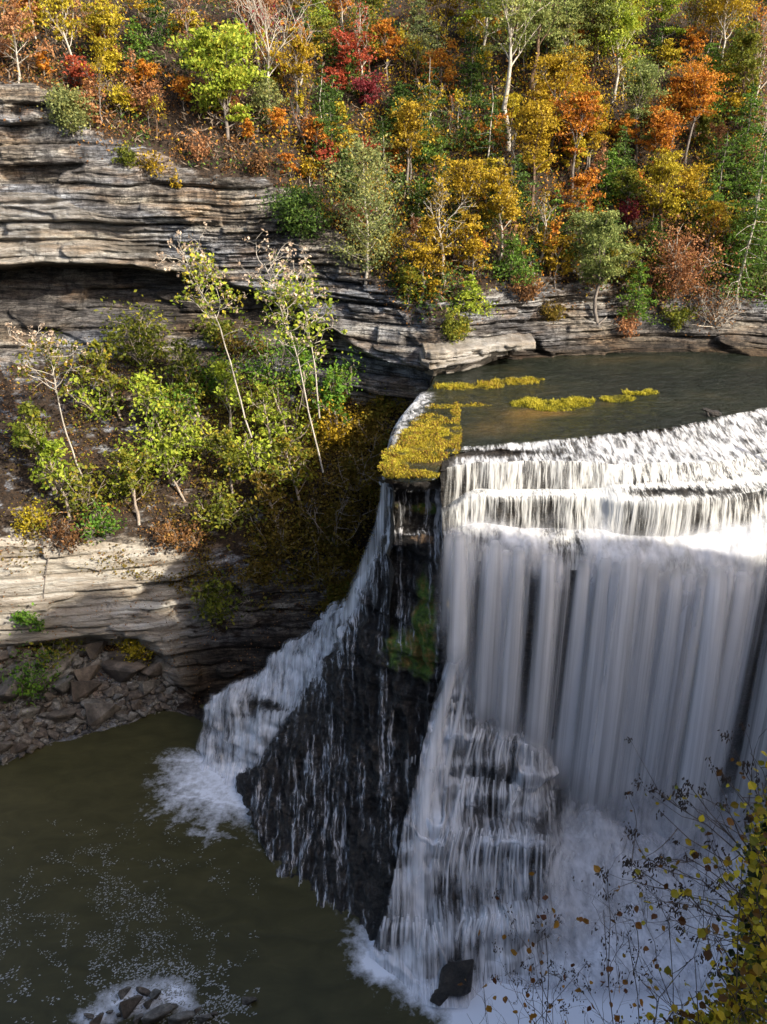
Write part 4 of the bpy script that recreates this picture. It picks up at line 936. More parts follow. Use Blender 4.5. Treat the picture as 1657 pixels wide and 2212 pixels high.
# ================================================================ the wooded slope: every tree one can tell apart
# name, label, category, x, foot, top, width, style, colour, options
P_ = plant
T_ = [
 # ---- above the cliff, left part of the picture
 ("maple_tree", "rust brown half bare tree in the top corner above the cliff", "tree", 40, 178, 20, 120, "broad", "rust", dict(keep=.75, bark="bark_pale")),
 ("maple_tree", "orange leaved young tree at the very top edge, first from the corner", "tree", 62, 70, -20, 80, "broad", "orange", {}),
 ("elm_tree", "thin pale trunk with a loose yellow olive crown near the cliff corner", "tree", 160, 175, -10, 105, "broad", "yellow", dict(keep=.6, bark="bark_pale", bare=.45)),
 ("maple_tree", "bright yellow spreading tree high above the cliff", "tree", 238, 165, 28, 120, "broad", "yellow", dict(dens=1.2)),
 ("maple_tree", "low flat topped yellow shrub tree beside the coral red sapling", "tree", 232, 190, 140, 78, "broad", "yellow", dict(dens=1.3, bare=.5, flat=.5)),
 ("sumac_tree", "small coral red sapling just above the cliff rim", "tree", 182, 225, 130, 74, "broad", "red", dict(dens=1.1, flat=.4)),
 ("cedar_tree", "pale yellow green cedar hanging over the cliff rim", "tree", 158, 292, 202, 112, "cedar", "cedar", dict(bark="bark_pale", dens=1.4, leaf=.2)),
 ("maple_tree", "orange brown sapling between the yellow tree and the big lime green one", "tree", 312, 215, 135, 72, "broad", "orange", dict(keep=.8)),
 ("hemlock_tree", "green hemlock poking out behind the bright yellow tree", "tree", 305, 130, 28, 86, "conifer", "hemlock", {}),
 ("hemlock_tree", "dark green hemlock at the top edge beside a thin grey trunk", "tree", 345, 95, -30, 90, "conifer", "conif", {}),
 ("bare_tree", "slim leafless grey trunk standing straight below the top edge", "tree", 404, 130, -30, 60, "bare", "rust", dict(bark="bark_grey", keep=.3)),
 ("tulip_tree", "big lime green tree in full sun leaning over the cliff rim", "tree", 492, 300, 74, 180, "broad", "lime", dict(dens=2.0, bare=.12, leaf=.27, nl=20)),
 ("juniper_tree", "small grey green juniper tucked beside the big lime green tree", "tree", 578, 270, 175, 70, "cedar", "cedar", dict(leaf=.2)),
 ("sycamore_tree", "white barked forked tree with bare spreading limbs", "tree", 586, 262, -20, 230, "bare", "crimson", dict(bark="bark_pale", bare=.42, keep=.35, nl=16)),
 ("maple_tree", "crimson leaved tree behind the white forked tree", "tree", 545, 90, -20, 90, "broad", "crimson", dict(keep=.6)),
 ("maple_tree", "vivid red orange maple with tiered flat branches", "tree", 752, 195, 96, 96, "broad", "red", dict(flat=.6, bark="bark_pale", dens=1.1)),
 ("maple_tree", "small red maple directly under the tiered one", "tree", 728, 215, 150, 60, "broad", "red", dict(flat=.5)),
 ("dogwood_tree", "dark crimson dogwood shrub beside two pale thin trunks", "tree", 792, 245, 190, 74, "broad", "crimson", dict(dens=1.2)),
 ("birch_tree", "tall thin pale trunk rising behind the red maples", "tree", 782, 190, -30, 70, "bare", "red", dict(bark="bark_pale", keep=.35)),
 ("birch_tree", "slender pale trunk with gold scraps between the forked tree and the red maples", "tree", 648, 182, 20, 70, "bare", "orange", dict(bark="bark_pale", keep=.5)),
 ("hemlock_tree", "yellow green conifer cut by the top edge above the red maples", "tree", 688, 80, -30, 90, "conifer", "lime", {}),
 ("maple_tree", "orange sapling among brown brush on the slope behind the lime tree", "tree", 398, 240, 178, 64, "broad", "orange", dict(keep=.6)),
 ("maple_tree", "yellow olive sapling at the cliff rim under the coral sapling", "tree", 262, 262, 195, 70, "sparse", "yellow", {}),
 ("maple_tree", "tan and gold bush tree on the rim between the hanging cedar and the lime tree", "tree", 322, 272, 200, 84, "sparse", "rust", dict(dens=1.5)),
 ("shrub", "yellowing shrub clinging to the cliff just under the rim", "shrub", 275, 355, 305, 70, "bush", "olive", {}),
 ("shrub", "gold twiggy shrub draped over the cliff edge", "shrub", 330, 372, 320, 60, "bush", "gold", dict(keep=.6)),
 ("shrub", "small golden spray hanging in a crack of the upper cliff", "shrub", 380, 398, 368, 40, "bush", "gold", dict(keep=.7)),
 ("shrub", "tangled bare brown shrub below the big lime green tree", "shrub", 430, 342, 290, 110, "bush", "rust", dict(keep=.25, bark="bark_brown", nl=16)),
 ("shrub", "brown leaved brush patch hanging over the cliff right of the bare roots", "shrub", 560, 372, 320, 100, "bush", "litter", dict(keep=.7)),
 ("cedar_tree", "dark green cedar spreading low over the end of the grey cliff", "tree", 655, 520, 415, 150, "cedar", "conif", dict(dens=1.2, leaf=.2)),
 ("juniper_tree", "large silvery olive juniper with pale twigs at the cliff corner", "tree", 790, 610, 300, 165, "cedar", "cedar", dict(bark="bark_pale", dens=1.25, leaf=.2, nl=46)),
 ("hemlock_tree", "dark hemlock filling the hollow above the silvery juniper", "tree", 715, 372, 210, 130, "conifer", "conif", {}),
 ("hemlock_tree", "broad blackish green hemlock mass in the middle of the slope", "tree", 872, 290, 172, 150, "conifer", "conif", dict(dens=1.4)),
 ("hemlock_tree", "second dark hemlock below the blackish green mass", "tree", 930, 350, 225, 130, "conifer", "conif", dict(dens=1.3)),
 ("bare_tree", "leaning dead grey trunk with broken limbs on the brown slope", "tree", 665, 330, 215, 60, "bare", "rust", dict(keep=.1, lean=-.25)),
 # ---- centre and right slope
 ("oak_tree", "tall pale grey trunk with a light green crown in the upper middle", "tree", 1098, 322, -60, 190, "broad", "palegrn", dict(bark="bark_pale", bare=.52, dens=1.3)),
 ("oak_tree", "brown second trunk standing close behind the tall pale grey one", "tree", 1130, 298, -80, 150, "broad", "palegrn", dict(bark="bark_brown", bare=.6, dens=1.0)),
 ("oak_tree", "thick brown trunk carrying the largest pale green crown", "tree", 1270, 200, -60, 250, "broad", "palegrn", dict(bark="bark_brown", bare=.35, dens=1.8, nl=22)),
 ("oak_tree", "grey green oak crown drooping in front of the orange maple", "tree", 1375, 345, 160, 150, "broad", "palegrn", dict(dens=1.3, bare=.2)),
 ("oak_tree", "yellow green crown across the top edge right of the middle", "tree", 1180, 120, -60, 190, "broad", "lime", dict(dens=1.3)),
 ("oak_tree", "yellowing green crown at the top edge above the orange maple", "tree", 1420, 130, -50, 170, "broad", "lime", dict(dens=1.4)),
 ("maple_tree", "brilliant orange maple glowing under the pale oaks", "tree", 1448, 330, 170, 110, "broad", "orange", dict(dens=1.7)),
 ("maple_tree", "orange maple half hidden under the drooping oak", "tree", 1350, 340, 255, 80, "broad", "orange", dict(dens=1.3)),
 ("maple_tree", "tall gold maple between the two pairs of trunks", "tree", 1190, 330, 120, 130, "broad", "gold", dict(dens=1.6, bark="bark_grey")),
 ("maple_tree", "copper orange maple behind the thick brown trunk", "tree", 1225, 290, 170, 120, "broad", "orange", dict(dens=1.0, back=3)),
 ("maple_tree", "second gold maple leaning right of the tall gold one", "tree", 1262, 372, 225, 120, "broad", "gold", dict(dens=1.5)),
 ("hemlock_tree", "bright green hemlock rising near the far edge beside a bare trunk", "tree", 1520, 250, 82, 130, "conifer", "hemlock", dict(dens=1.3)),
 ("hemlock_tree", "tall light green hemlock below it with drooping tips", "tree", 1590, 410, 170, 150, "conifer", "hemlock", dict(dens=1.3)),
 ("hemlock_tree", "big green hemlock leaning out over the river bend", "tree", 1592, 655, 320, 170, "conifer", "hemlock", dict(dens=1.5, bark="bark_pale", nl=50)),
 ("hemlock_tree", "grey green hemlock cut by the picture edge over the river", "tree", 1655, 640, 380, 120, "conifer", "cedar", dict(dens=1.1)),
 ("bare_tree", "two pronged bare trunk in the upper corner over dark woods", "tree", 1528, 110, -60, 90, "bare", "gold", dict(keep=.4)),
 ("bare_tree", "twiggy leafless tree with rusty scraps at the upper corner", "tree", 1625, 250, 20, 120, "bare", "rust", dict(bark="bark_pale", keep=.9, nl=18)),
 ("bare_tree", "grey thicket of bare twigs below the rusty twiggy tree", "tree", 1640, 330, 180, 100, "bare", "rust", dict(bark="bark_pale", keep=.5, nl=18)),
 ("aspen_tree", "pale forked tree nearly bare with gold leaves above the cliff corner", "tree", 962, 612, 345, 120, "bare", "gold", dict(bark="bark_pale", bare=.35, keep=1.0, nl=16)),
 ("maple_tree", "golden bush tree at the foot of the pale forked tree", "tree", 905, 655, 470, 120, "broad", "gold", dict(dens=1.5, bare=.1)),
 ("maple_tree", "yellow gold sapling right behind the pale forked tree", "tree", 1010, 600, 470, 90, "broad", "gold", dict(dens=1.2)),
 ("hemlock_tree", "small bright green hemlock on the rim above the river nose", "tree", 1012, 672, 585, 104, "conifer", "lime", dict(dens=1.5)),
 ("hemlock_tree", "fresh green young hemlock left of the outcrop over the river", "tree", 1102, 610, 490, 110, "conifer", "hemlock", dict(dens=1.4)),
 ("hemlock_tree", "dark hemlock in the middle of the gold trees", "tree", 1115, 480, 330, 120, "conifer", "conif", dict(dens=1.2)),
 ("hemlock_tree", "mid green hemlock sapling with two bare stems beside it", "tree", 1305, 440, 318, 90, "conifer", "hemlock", dict(dens=1.1)),
 ("hemlock_tree", "thin hemlock sapling under the drooping oak", "tree", 1360, 440, 345, 60, "conifer", "conif", {}),
 ("birch_tree", "crooked pale stem hanging down between gold leaves", "tree", 1162, 570, 370, 60, "bare", "gold", dict(bark="bark_pale", keep=.4)),
 ("ash_tree", "pale green round crowned tree standing on the river cliff", "tree", 1292, 700, 465, 160, "broad", "palegrn", dict(dens=1.7, bare=.33, bark="bark_grey", nl=18)),
 ("hemlock_tree", "green hemlock close to the round crowned tree by the river", "tree", 1372, 692, 555, 90, "conifer", "hemlock", dict(dens=1.3)),
 ("shrub", "rusty pink round bush above the shaded river bank", "shrub", 1452, 640, 482, 130, "bush", "rust", dict(bark="bark_pale", dens=1.4, nl=20)),
 ("maple_tree", "yellow gold upright tree above the rusty pink bush", "tree", 1482, 490, 382, 90, "broad", "gold", dict(dens=1.6)),
 ("shrub", "small crimson shrub in a dark gap of the woods", "shrub", 1356, 475, 425, 56, "bush", "crimson", {}),
 ("shrub", "yellow green shrub sprawling on the rim over the river nose", "shrub", 985, 725, 668, 100, "bush", "olive", dict(dens=1.5)),
 ("shrub", "brown leaved shrub on the sunlit ledges of the river cliff", "shrub", 1130, 640, 588, 80, "bush", "litter", {}),
 ("shrub", "low gold and rust shrub under the green hemlock by the river", "shrub", 1355, 725, 672, 70, "bush", "rust", dict(keep=.8)),
 ("shrub", "yellow green low shrub beside the drooping grey twigs", "shrub", 1462, 705, 650, 70, "bush", "olive", {}),
 ("shrub", "drooping leafless grey twigs hanging over the river bank", "shrub", 1545, 705, 600, 100, "bush", "litter", dict(bark="bark_pale", keep=.15, nl=24)),
 ("shrub", "olive and rust shrub trailing down the river cliff", "shrub", 1190, 690, 650, 90, "bush", "dusk", {}),
 ("maple_tree", "gold tree in half shade under the green corner hemlock", "tree", 1520, 560, 440, 90, "broad", "gold", dict(dens=1.2)),
 ("maple_tree", "bronze tree low on the slope left of the round crowned tree", "tree", 1200, 620, 520, 90, "broad", "gold", dict(dens=1.2)),
 ("maple_tree", "copper tree on the slope above the round crowned tree", "tree", 1260, 500, 390, 100, "broad", "orange", dict(dens=1.2)),
 ("maple_tree", "gold brown maple high on the slope under the top edge, left of the red maples", "tree", 650, 60, -50, 90, "sparse", "gold", dict(dens=1.4)),
 ("maple_tree", "orange brown tree above the dark hemlock hollow", "tree", 838, 175, 50, 100, "broad", "orange", dict(dens=1.0)),
 ("hemlock_tree", "olive hemlock at the top edge over the middle of the slope", "tree", 905, 140, -20, 120, "conifer", "cedar", dict(dens=1.2)),
 ("hemlock_tree", "grey green hemlock between the middle hemlock and the tall pale trunk", "tree", 1010, 240, 60, 120, "conifer", "conif", dict(dens=1.1)),
 ("maple_tree", "dull orange tree left of the tall pale trunk", "tree", 952, 230, 110, 90, "broad", "orange", dict(keep=.8)),
]
for nm, lb, ct, x, yb, yt, wp, st, cl, op in T_:
    if st in ("broad", "sparse"): op = dict(op); op.setdefault("dens", 1.0)
    P_(nm, lb, ct, x, yb, yt, wp, st, cl, **op)

BIG = [(925, 300, 120, 110, "conif"), (1060, 520, 360, 100, "conif"), (1250, 560, 420, 90, "conif"), (700, 300, 130, 90, "conif"), (1330, 400, 260, 90, "conif"), (1490, 520, 380, 100, "conif"), (1610, 560, 400, 110, "hemlock"), (1000, 330, 190, 80, "conif"), (640, 250, 60, 90, "gold"), (560, 150, -40, 100, "rust"), (120, 90, -60, 90, "gold"), (885, 420, 230, 110, "gold"), (1050, 400, 180, 110, "conif"), (1150, 450, 230, 130, "gold"), (1235, 420, 200, 110, "orange"), (1310, 240, 10, 150, "lime"), (1400, 400, 240, 90, "orange"), (1480, 350, 160, 120, "orange"), (1560, 160, -40, 120, "gold"), (1600, 300, 60, 120, "olive"), (1210, 250, 10, 120, "palegrn"), (1040, 150, -60, 130, "lime"), (960, 110, -60, 120, "gold"), (1340, 130, -60, 130, "yellow"), (1080, 560, 380, 110, "gold"), (1420, 560, 350, 110, "yellow"), (1550, 470, 280, 110, "hemlock"), (830, 420, 260, 90, "conif"), (1195, 570, 400, 90, "hemlock"), (1010, 520, 350, 100, "gold")]
BW = ["first", "second", "third"]
for i, (x, yb, yt, wp, cl) in enumerate(BIG):
    lm = min([("the tall pale grey trunk", 1098, 230), ("the thick brown trunk", 1270, 150), ("the glowing orange maple", 1448, 240), ("the pale forked tree", 962, 480), ("the silvery juniper", 790, 450), ("the round crowned river tree", 1292, 560), ("the corner hemlock", 1592, 480), ("the white forked tree", 586, 170), ("the cliff corner yellow trees", 200, 80)], key=lambda l: (l[1] - x) ** 2 + (l[2] - (yb + yt) / 2) ** 2)
    cn = {"gold": "gold", "rust": "rusty", "orange": "copper", "lime": "yellow green", "olive": "olive", "palegrn": "pale green", "yellow": "yellow", "hemlock": "fresh green", "conif": "dark green"}[cl]
    rel = "rising behind" if yb < lm[2] else ("standing in front of" if abs(x - lm[1]) < 60 else ("on the river side of" if x > lm[1] else "on the cliff side of"))
    k_c = "conifer" if cl in ("hemlock", "conif") else "broad"
    P_("hemlock_tree" if k_c == "conifer" else "forest_tree", ("tall", "lofty", "big")[i % 3] + f" {cn} tree {rel} {lm[0]}" + ["", "", ", lower", ", higher", ", close by", ", farther off"][sum(1 for b_ in BIG[:i] if b_[4] == cl) % 6], "tree", x, yb, yt, wp, k_c, cl, bark=["bark_pale", "bark_brown", "bark_grey"][i % 3], bare=.42, dens=1.25, nl=18)

# ---- smaller filler trees: built from the landmark they stand next to
LM = [("the white barked forked tree", 586, 170), ("the big lime green tree", 490, 190), ("the bright yellow spreading tree", 240, 90), ("the tiered red maple", 752, 150),
      ("the tall pale grey trunk", 1098, 230), ("the thick brown trunk", 1270, 150), ("the brilliant orange maple", 1448, 240), ("the pale forked tree", 962, 480),
      ("the silvery juniper", 790, 450), ("the round crowned tree", 1292, 560), ("the rusty pink bush", 1452, 550), ("the green corner hemlock", 1592, 480), ("the blackish hemlock mass", 872, 230), ("the coral red sapling", 182, 180), ("the drooping oak crown", 1375, 260)]
KN = {"lime": "lime leaved", "gold": "gold leaved", "orange": "orange leaved", "rust": "rust brown", "conif": "dark green", "hemlock": "bright green", "olive": "olive green", "yellow": "yellow leaved", "red": "red leaved", "palegrn": "pale green"}
used = set(); rr_ = random.Random(11)
def words(dx, dy):
    if abs(dx) > 2 * abs(dy): return "beside", ("on its river side" if dx > 0 else "on its cliff side")
    if abs(dy) > 2 * abs(dx): return ("upslope of" if dy < 0 else "downslope of"), ""
    return ("upslope of" if dy < 0 else "downslope of"), ("river side" if dx > 0 else "cliff side")
fill = []
def inslope(x, y):
    return y < np.interp(x, cols_x, rim_y) - 8
tries = 0
while len(fill) < 135 and tries < 5000:
    tries += 1
    x = rr_.uniform(-20, 1680); y = rr_.uniform(20, 660)
    if not inslope(x, y) : continue
    if x < 640 and rr_.random() < .35: continue
    if any(abs(x - a) < 34 and abs(y - b) < 26 for a, b in fill): continue
    if abs(x - 1005) < 75 and abs(y - 250) < 60: continue
    fill.append((x, y))
fill.sort(key=lambda p: p[1])
for x, y in fill:
    if x < 640: cl = rr_.choice(["rust", "gold", "olive", "rust", "orange", "yellow", "conif"])
    elif x < 860: cl = rr_.choice(["gold", "orange", "conif", "red", "conif", "olive"])
    elif y < 250: cl = rr_.choice(["gold", "yellow", "orange", "palegrn", "conif", "lime"])
    else: cl = rr_.choice(["gold", "conif", "yellow", "orange", "conif", "hemlock", "conif", "olive"])
    if x > 1520: cl = rr_.choice(["hemlock", "conif", "gold", "olive"])
    st = "conifer" if cl in ("conif", "hemlock") else ("broad" if rr_.random() < .72 else "bare")
    hpx = rr_.uniform(60, 115) * (.75 if x < 640 else 1); wp = hpx * rr_.uniform(.6, .9)
    size = "small" if hpx < 72 else ("medium" if hpx < 92 else "tall")
    kind = "hemlock" if st == "conifer" else rr_.choice(["maple", "tree", "beech", "sapling"])
    if st == "bare": KN_ = "nearly bare pale limbed"
    else: KN_ = KN[cl]
    best = sorted(LM, key=lambda l: (l[1] - x) ** 2 + (l[2] - y + hpx * .4) ** 2)
    lab = None
    for l in best[:6]:
        w1, w2 = words(x - l[1], (y - hpx * .4) - l[2])
        for ext in (("",) if w2 == "" else (w2,)):
            cand = f"{size} {KN_} {kind} {w1} {l[0]} {ext}".strip()
            if cand not in used: lab = cand; break
        if lab: break
    if lab is None: continue
    used.add(lab)
    nm = {"hemlock": "hemlock_tree", "maple": "maple_tree", "beech": "beech_tree", "tree": "broadleaf_tree", "sapling": "sapling"}[kind]
    P_(nm, lab, "tree", x, y, y - hpx, wp, st, cl, bark="bark_pale" if st == "bare" else rr_.choice(["bark_grey", "bark_pale", "bark_brown"]), dens=rr_.uniform(.9, 1.4), bare=rr_.uniform(.15, .4), flat=.35, keep=rr_.uniform(.6, 1), group="smaller trees crowded on the autumn slope")

STM = ["slim", "twiggy", "very slender", "wiry", "crooked", "straight", "slightly leaning"]
k_ = 0; rr_ = random.Random(23)
for t in range(900):
    if k_ >= 56: break
    x = rr_.uniform(0, 1650); y = rr_.uniform(60, 620)
    if not inslope(x, y): continue
    hpx = rr_.uniform(80, 170); lab = None
    for l in sorted(LM, key=lambda l: (l[1] - x) ** 2 + (l[2] - y + hpx * .4) ** 2)[:5]:
        w1, w2 = words(x - l[1], (y - hpx * .4) - l[2]); s_ = STM[k_ % 7]
        cand = f"{s_} thin bare stem {w1} {l[0]} {w2}".strip()
        if cand not in used: lab = cand; break
    if lab is None: continue
    used.add(lab); k_ += 1
    P_("bare_sapling", lab, "tree", x, y, y - hpx, hpx * rr_.uniform(.3, .6), "bare", rr_.choice(["gold", "rust", "orange", "yellow"]), bark=rr_.choice(["bark_pale", "bark_grey", "bark_brown"]), keep=rr_.choice([.2, .5, 1]), bare=.45, nl=8, group="thin bare stems on the autumn slope")

# ================================================================ the side gorge: pod trees and thicket
def pod_tree(label, pts, D, nlimb, crown, seed, leafc="lime", pods=True):
    """a leaning pale stem through picture points, limbs, big drooping leaves and pale seed pods"""
    rs = np.random.RandomState(seed)
    Pn = np.array([at_depth(x, y, d) for (x, y), d in zip(pts, D)])
    base = Pn[0].copy(); base[2] -= .3; L = Pn - base
    tt2 = np.linspace(0, len(L) - 1, 14); tr = np.stack([np.interp(tt2, range(len(L)), L[:, k]) for k in range(3)], -1) + rs.normal(size=(14, 3)) * .05
    r0 = .12; nlimb = int(nlimb * 1.5); T = [(tr, np.linspace(r0, .04, 14))]; LV = []; PD = []
    for i in range(nlimb):
        f = .42 + .58 * (i + rs.random()) / nlimb; p = along(tr, min(f, .99))
        ll = crown * (1.3 - .45 * f) * (.5 + .75 * rs.random())
        az = i * 2.4; d = np.array([math.cos(az), .7 * math.sin(az), .45 + .4 * rs.random()])
        lp, lr, _ = limb(p, d, ll, .06, rs, 6, .2, .04); T.append((lp, lr))
        for j in range(4):
            q = along(lp, .3 + .69 * rs.random()); sp, sr, _ = limb(q, (lp[-1] - lp[0]) / ll + rs.normal(size=3) * .7, ll * .4, .03, rs, 4, .25, .05); T.append((sp, sr))
            if f > .6 or rs.random() < .4: PD.append(sp[-1] + rs.normal(size=(6, 3)) * .17)
            if f < .85: LV.append(sp[-1] + rs.normal(size=(9, 3)) * .42)
    tv, tq = tubes(T)
    r = empty("empress_tree", tuple(base)); tag(r, label, "tree")
    link("trunk", mesh_np("trunk", tv, tq, M["bark_pale"]), r)
    if pods:
        Pp = np.concatenate(PD); v, q, rr = leaves(Pp, .24, rs, 0, 1.5, 1.2); link("seed_pods", mesh_np("seed_pods", v, q, M["leaf_pod"], {"rnd": rr}, smooth=False), r)
    Lp = np.concatenate(LV); v, q, rr = leaves(Lp, .36, rs, .5, 1.3, .8); link("crown", mesh_np("crown", v, q, M["leaf_" + leafc], {"rnd": rr}, smooth=False), r)
    return r
pod_tree("tallest pale leaning stem with pink brown seed pods in the side gorge", [(542, 945), (505, 810), (470, 690), (428, 620), (396, 545)], [97, 97, 96.5, 96, 95.5], 16, 4.0, 3)
pod_tree("pod bearing tree with two thirds of its branches over green thicket, middle of three", [(698, 1020), (665, 880), (640, 760), (605, 660), (570, 570)], [94, 94.5, 95, 95, 95], 18, 4.4, 4)
pod_tree("slim pod tree standing nearest the dark cliff corner", [(690, 905), (682, 800), (668, 715), (650, 640), (640, 590)], [99, 99, 98.5, 98, 98], 12, 3.2, 5)
pod_tree("arching grey viny tree with few pods on the side gorge slope", [(178, 1030), (140, 930), (120, 840), (112, 780), (60, 745)], [95, 94.5, 94, 94, 93], 14, 3.6, 6, "olive")
G_ = [
 ("thicket of olive leaves under the cave ledge", 310, 795, 672, 160, "bush", "olive", 1.8, 0),
 ("yellow olive bush below the cave ledge", 385, 880, 765, 120, "bush", "olive", 1.2, 0),
 ("lime green bush under the arching viny tree", 215, 905, 790, 90, "bush", "lime", .9, 0),
 ("deep green bush in the heart of the thicket", 380, 910, 815, 80, "bush", "green", 1.4, 0),
 ("bright lime bush with rounded leaves below the thicket heart", 345, 1010, 880, 150, "bush", "lime", 1.5, 0),
 ("second bright lime bush hanging down the slope", 440, 985, 880, 110, "bush", "lime", 1.1, 0),
 ("large yellow green bush at the foot of the middle pod tree", 560, 1035, 905, 130, "bush", "lime", 1.5, 0),
 ("lime bush crowded between the pod tree stems", 625, 960, 800, 130, "bush", "shadelime", 1.2, 0),
 ("dark green bush behind the middle pod tree", 590, 830, 700, 130, "bush", "green", 1.4, 0),
 ("bronze bush behind the tallest pod stem", 520, 780, 700, 110, "bush", "dusk", 1.4, 0),
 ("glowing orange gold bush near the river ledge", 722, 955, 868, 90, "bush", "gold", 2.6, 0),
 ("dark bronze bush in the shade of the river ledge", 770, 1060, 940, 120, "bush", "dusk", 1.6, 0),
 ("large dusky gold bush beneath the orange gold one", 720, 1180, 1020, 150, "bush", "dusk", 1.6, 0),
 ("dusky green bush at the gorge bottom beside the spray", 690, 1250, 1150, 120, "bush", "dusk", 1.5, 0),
 ("green leafy bush in the cliff corner beside the river nose", 750, 850, 762, 80, "bush", "green", 1.2, 0),
 ("pale leaved bush against the left picture edge halfway up", 62, 965, 905, 100, "bush", "lime", .8, 0),
 ("lime sprig low on the bare talus", 75, 1150, 1090, 90, "bush", "yellow", .8, 0),
 ("green sprig on the talus above the striped ledge", 220, 1150, 1080, 80, "bush", "green", .9, 0),
 ("green and yellow bush high on the bare talus", 185, 1100, 990, 130, "bush", "olive", 1.2, 0),
 ("light green bush in the middle of the brown talus", 265, 1060, 985, 80, "bush", "shadelime", .8, 0),
 ("olive bush hugging the brown slope below the lime bushes", 480, 1130, 1040, 150, "bush", "olive", 1.1, 0),
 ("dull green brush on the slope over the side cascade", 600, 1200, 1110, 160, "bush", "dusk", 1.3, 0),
 ("leaf covered brush on the brown slope beside the striped ledge", 380, 1180, 1120, 130, "bush", "litter", 1.0, 0),
 ("grey twiggy brush at the lower end of the talus", 150, 1190, 1120, 120, "bush", "litter", .6, 0),
 ("creeper patch on the dark rock above the side cascade", 460, 1330, 1240, 130, "bush", "olive", 1.2, 0),
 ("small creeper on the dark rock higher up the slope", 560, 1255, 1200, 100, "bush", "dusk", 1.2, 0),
 ("round yellow leaved bush in the undercut behind the rocks", 288, 1428, 1368, 64, "bush", "yellow", 1.6, 0),
 ("green ivy clump on the striped ledge near the picture edge", 60, 1352, 1312, 62, "bush", "green", 1.8, 0),
 ("trailing green plant beside the grey boulders", 70, 1500, 1420, 90, "bush", "green", 1.6, 0),
 ("olive creeper running down from the striped ledge to the rocks", 115, 1430, 1350, 60, "bush", "olive", 1.5, 0),
 ("bronze bush standing over the lip of the cave", 470, 740, 690, 100, "bush", "olive", 1.2, 0),
 ("dim green bush left of the tallest pod stem", 450, 850, 760, 110, "bush", "green", 1.1, 0),
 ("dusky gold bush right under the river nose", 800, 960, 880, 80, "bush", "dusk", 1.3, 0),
]
SAP = [("lime sapling above the bright lime bush", 350, 960, 800, 90, "lime"), ("yellow sapling between the tallest pod stem and the olive thicket", 430, 900, 740, 90, "olive"), ("tall olive sapling under the cave ledge", 260, 900, 730, 80, "olive"), ("lime sapling beside the middle pod tree", 590, 1000, 820, 90, "lime"), ("green sapling nearest the dark cliff corner", 740, 960, 800, 90, "green"), ("loose lime sapling in the heart of the side gorge", 500, 940, 780, 90, "lime"), ("yellow sapling low on the slope under the tallest pod stem", 500, 1080, 930, 90, "olive"), ("olive sapling low beside the orange gold bush", 650, 1110, 940, 90, "olive"), ("thin lime sapling above the striped ledge", 150, 1120, 940, 90, "lime"), ("thin olive sapling in the middle of the talus", 300, 1130, 960, 90, "olive"), ("bare limbed sapling beside the arching viny tree", 120, 1060, 860, 90, "olive"), ("dim sapling over the side cascade", 610, 1160, 1010, 90, "dusk"), ("green sapling behind the slim pod tree", 660, 900, 730, 80, "green"), ("lime sapling leaning over the brown slope", 400, 1080, 940, 80, "shadelime")]
for lb, x, yb, yt, wp, cl in SAP:
    P_("sapling", lb, "sapling", x, yb, yt, wp, "sparse", cl, bark="twig", dens=1.0, leaf=.32, bare=.3, flat=.4, nl=16, lean=-.12, droop=.3)
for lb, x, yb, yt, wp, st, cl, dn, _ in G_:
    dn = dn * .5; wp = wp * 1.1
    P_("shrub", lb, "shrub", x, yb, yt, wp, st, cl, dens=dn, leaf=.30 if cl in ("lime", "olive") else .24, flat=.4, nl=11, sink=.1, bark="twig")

# ================================================================ undergrowth nobody could count
M["leaf_twigs"] = leaf_material("twiggy_brush", [(.03, .035, .025), (.14, .10, .07), (.22, .17, .12), (.32, .25, .19)], .1)
def cover(name, label, n, sel, colf, size, seed, lift=.35, cat="undergrowth", flat=.3, clump=.45):
    rs = np.random.RandomState(seed)
    w = sel(px, py, rid); w = np.clip(w[:-1, :-1], 0, None)
    area = np.linalg.norm(np.cross(P2[1:, :-1] - P2[:-1, :-1], P2[:-1, 1:] - P2[:-1, :-1]), axis=-1)
    cl = vn(P2[:-1, :-1, 0] * clump, P2[:-1, :-1, 1] * clump, P2[:-1, :-1, 2] * clump, seed)
    pr = (w * area * np.clip(.35 + 1.3 * cl, .03, None)).ravel(); pr /= pr.sum()
    idx = rs.choice(pr.size, n, p=pr)
    r, c = np.unravel_index(idx, w.shape)
    u, v = rs.random((2, n, 1))
    Pt = P2[r, c] * (1 - u) * (1 - v) + P2[r + 1, c] * u * (1 - v) + P2[r, c + 1] * (1 - u) * v + P2[r + 1, c + 1] * u * v
    hgt = np.abs(rs.normal(size=n)) * lift * (.4 + 1.2 * np.clip(cl.ravel()[idx] + .3, 0, 1.5))
    Pt = Pt + Nn[r, c] * .1; Pt[:, 2] += hgt; Pt[:, 1] -= hgt * .25
    v, q, rr = leaves(Pt, size * (.3 if colf == 'twigs' else 1), rs, flat, 9 if colf == 'twigs' else 1.4, 0, np.clip(.5 * (.5 + .5 * cl.ravel()[idx]) + .5 * rs.random(n), 0, 1))
    o = link(name, mesh_np(name, v, q, M["leaf_" + colf], {"rnd": rr}, smooth=False)); tag(o, label, cat, kind="stuff")
slope = lambda px, py, rid: (1 - sstep(2.8, 3.03, rid)) * (py > -90)
L_ = lambda px: 1 - sstep(560, 680, px)
cover("leaf_litter", "fallen brown leaves covering the wooded slope", 36000, lambda a, b, r: slope(a, b, r) * (.35 + .9 * L_(a)) + .16 * ((r > 2.9) & (r < 3.25)), "litter", .22, 1, .25)
cover("golden_undergrowth", "gold leaved undergrowth filling the slope above the river", 34000, lambda a, b, r: slope(a, b, r) * (1 - .85 * L_(a)), "gold", .24, 2, .9)
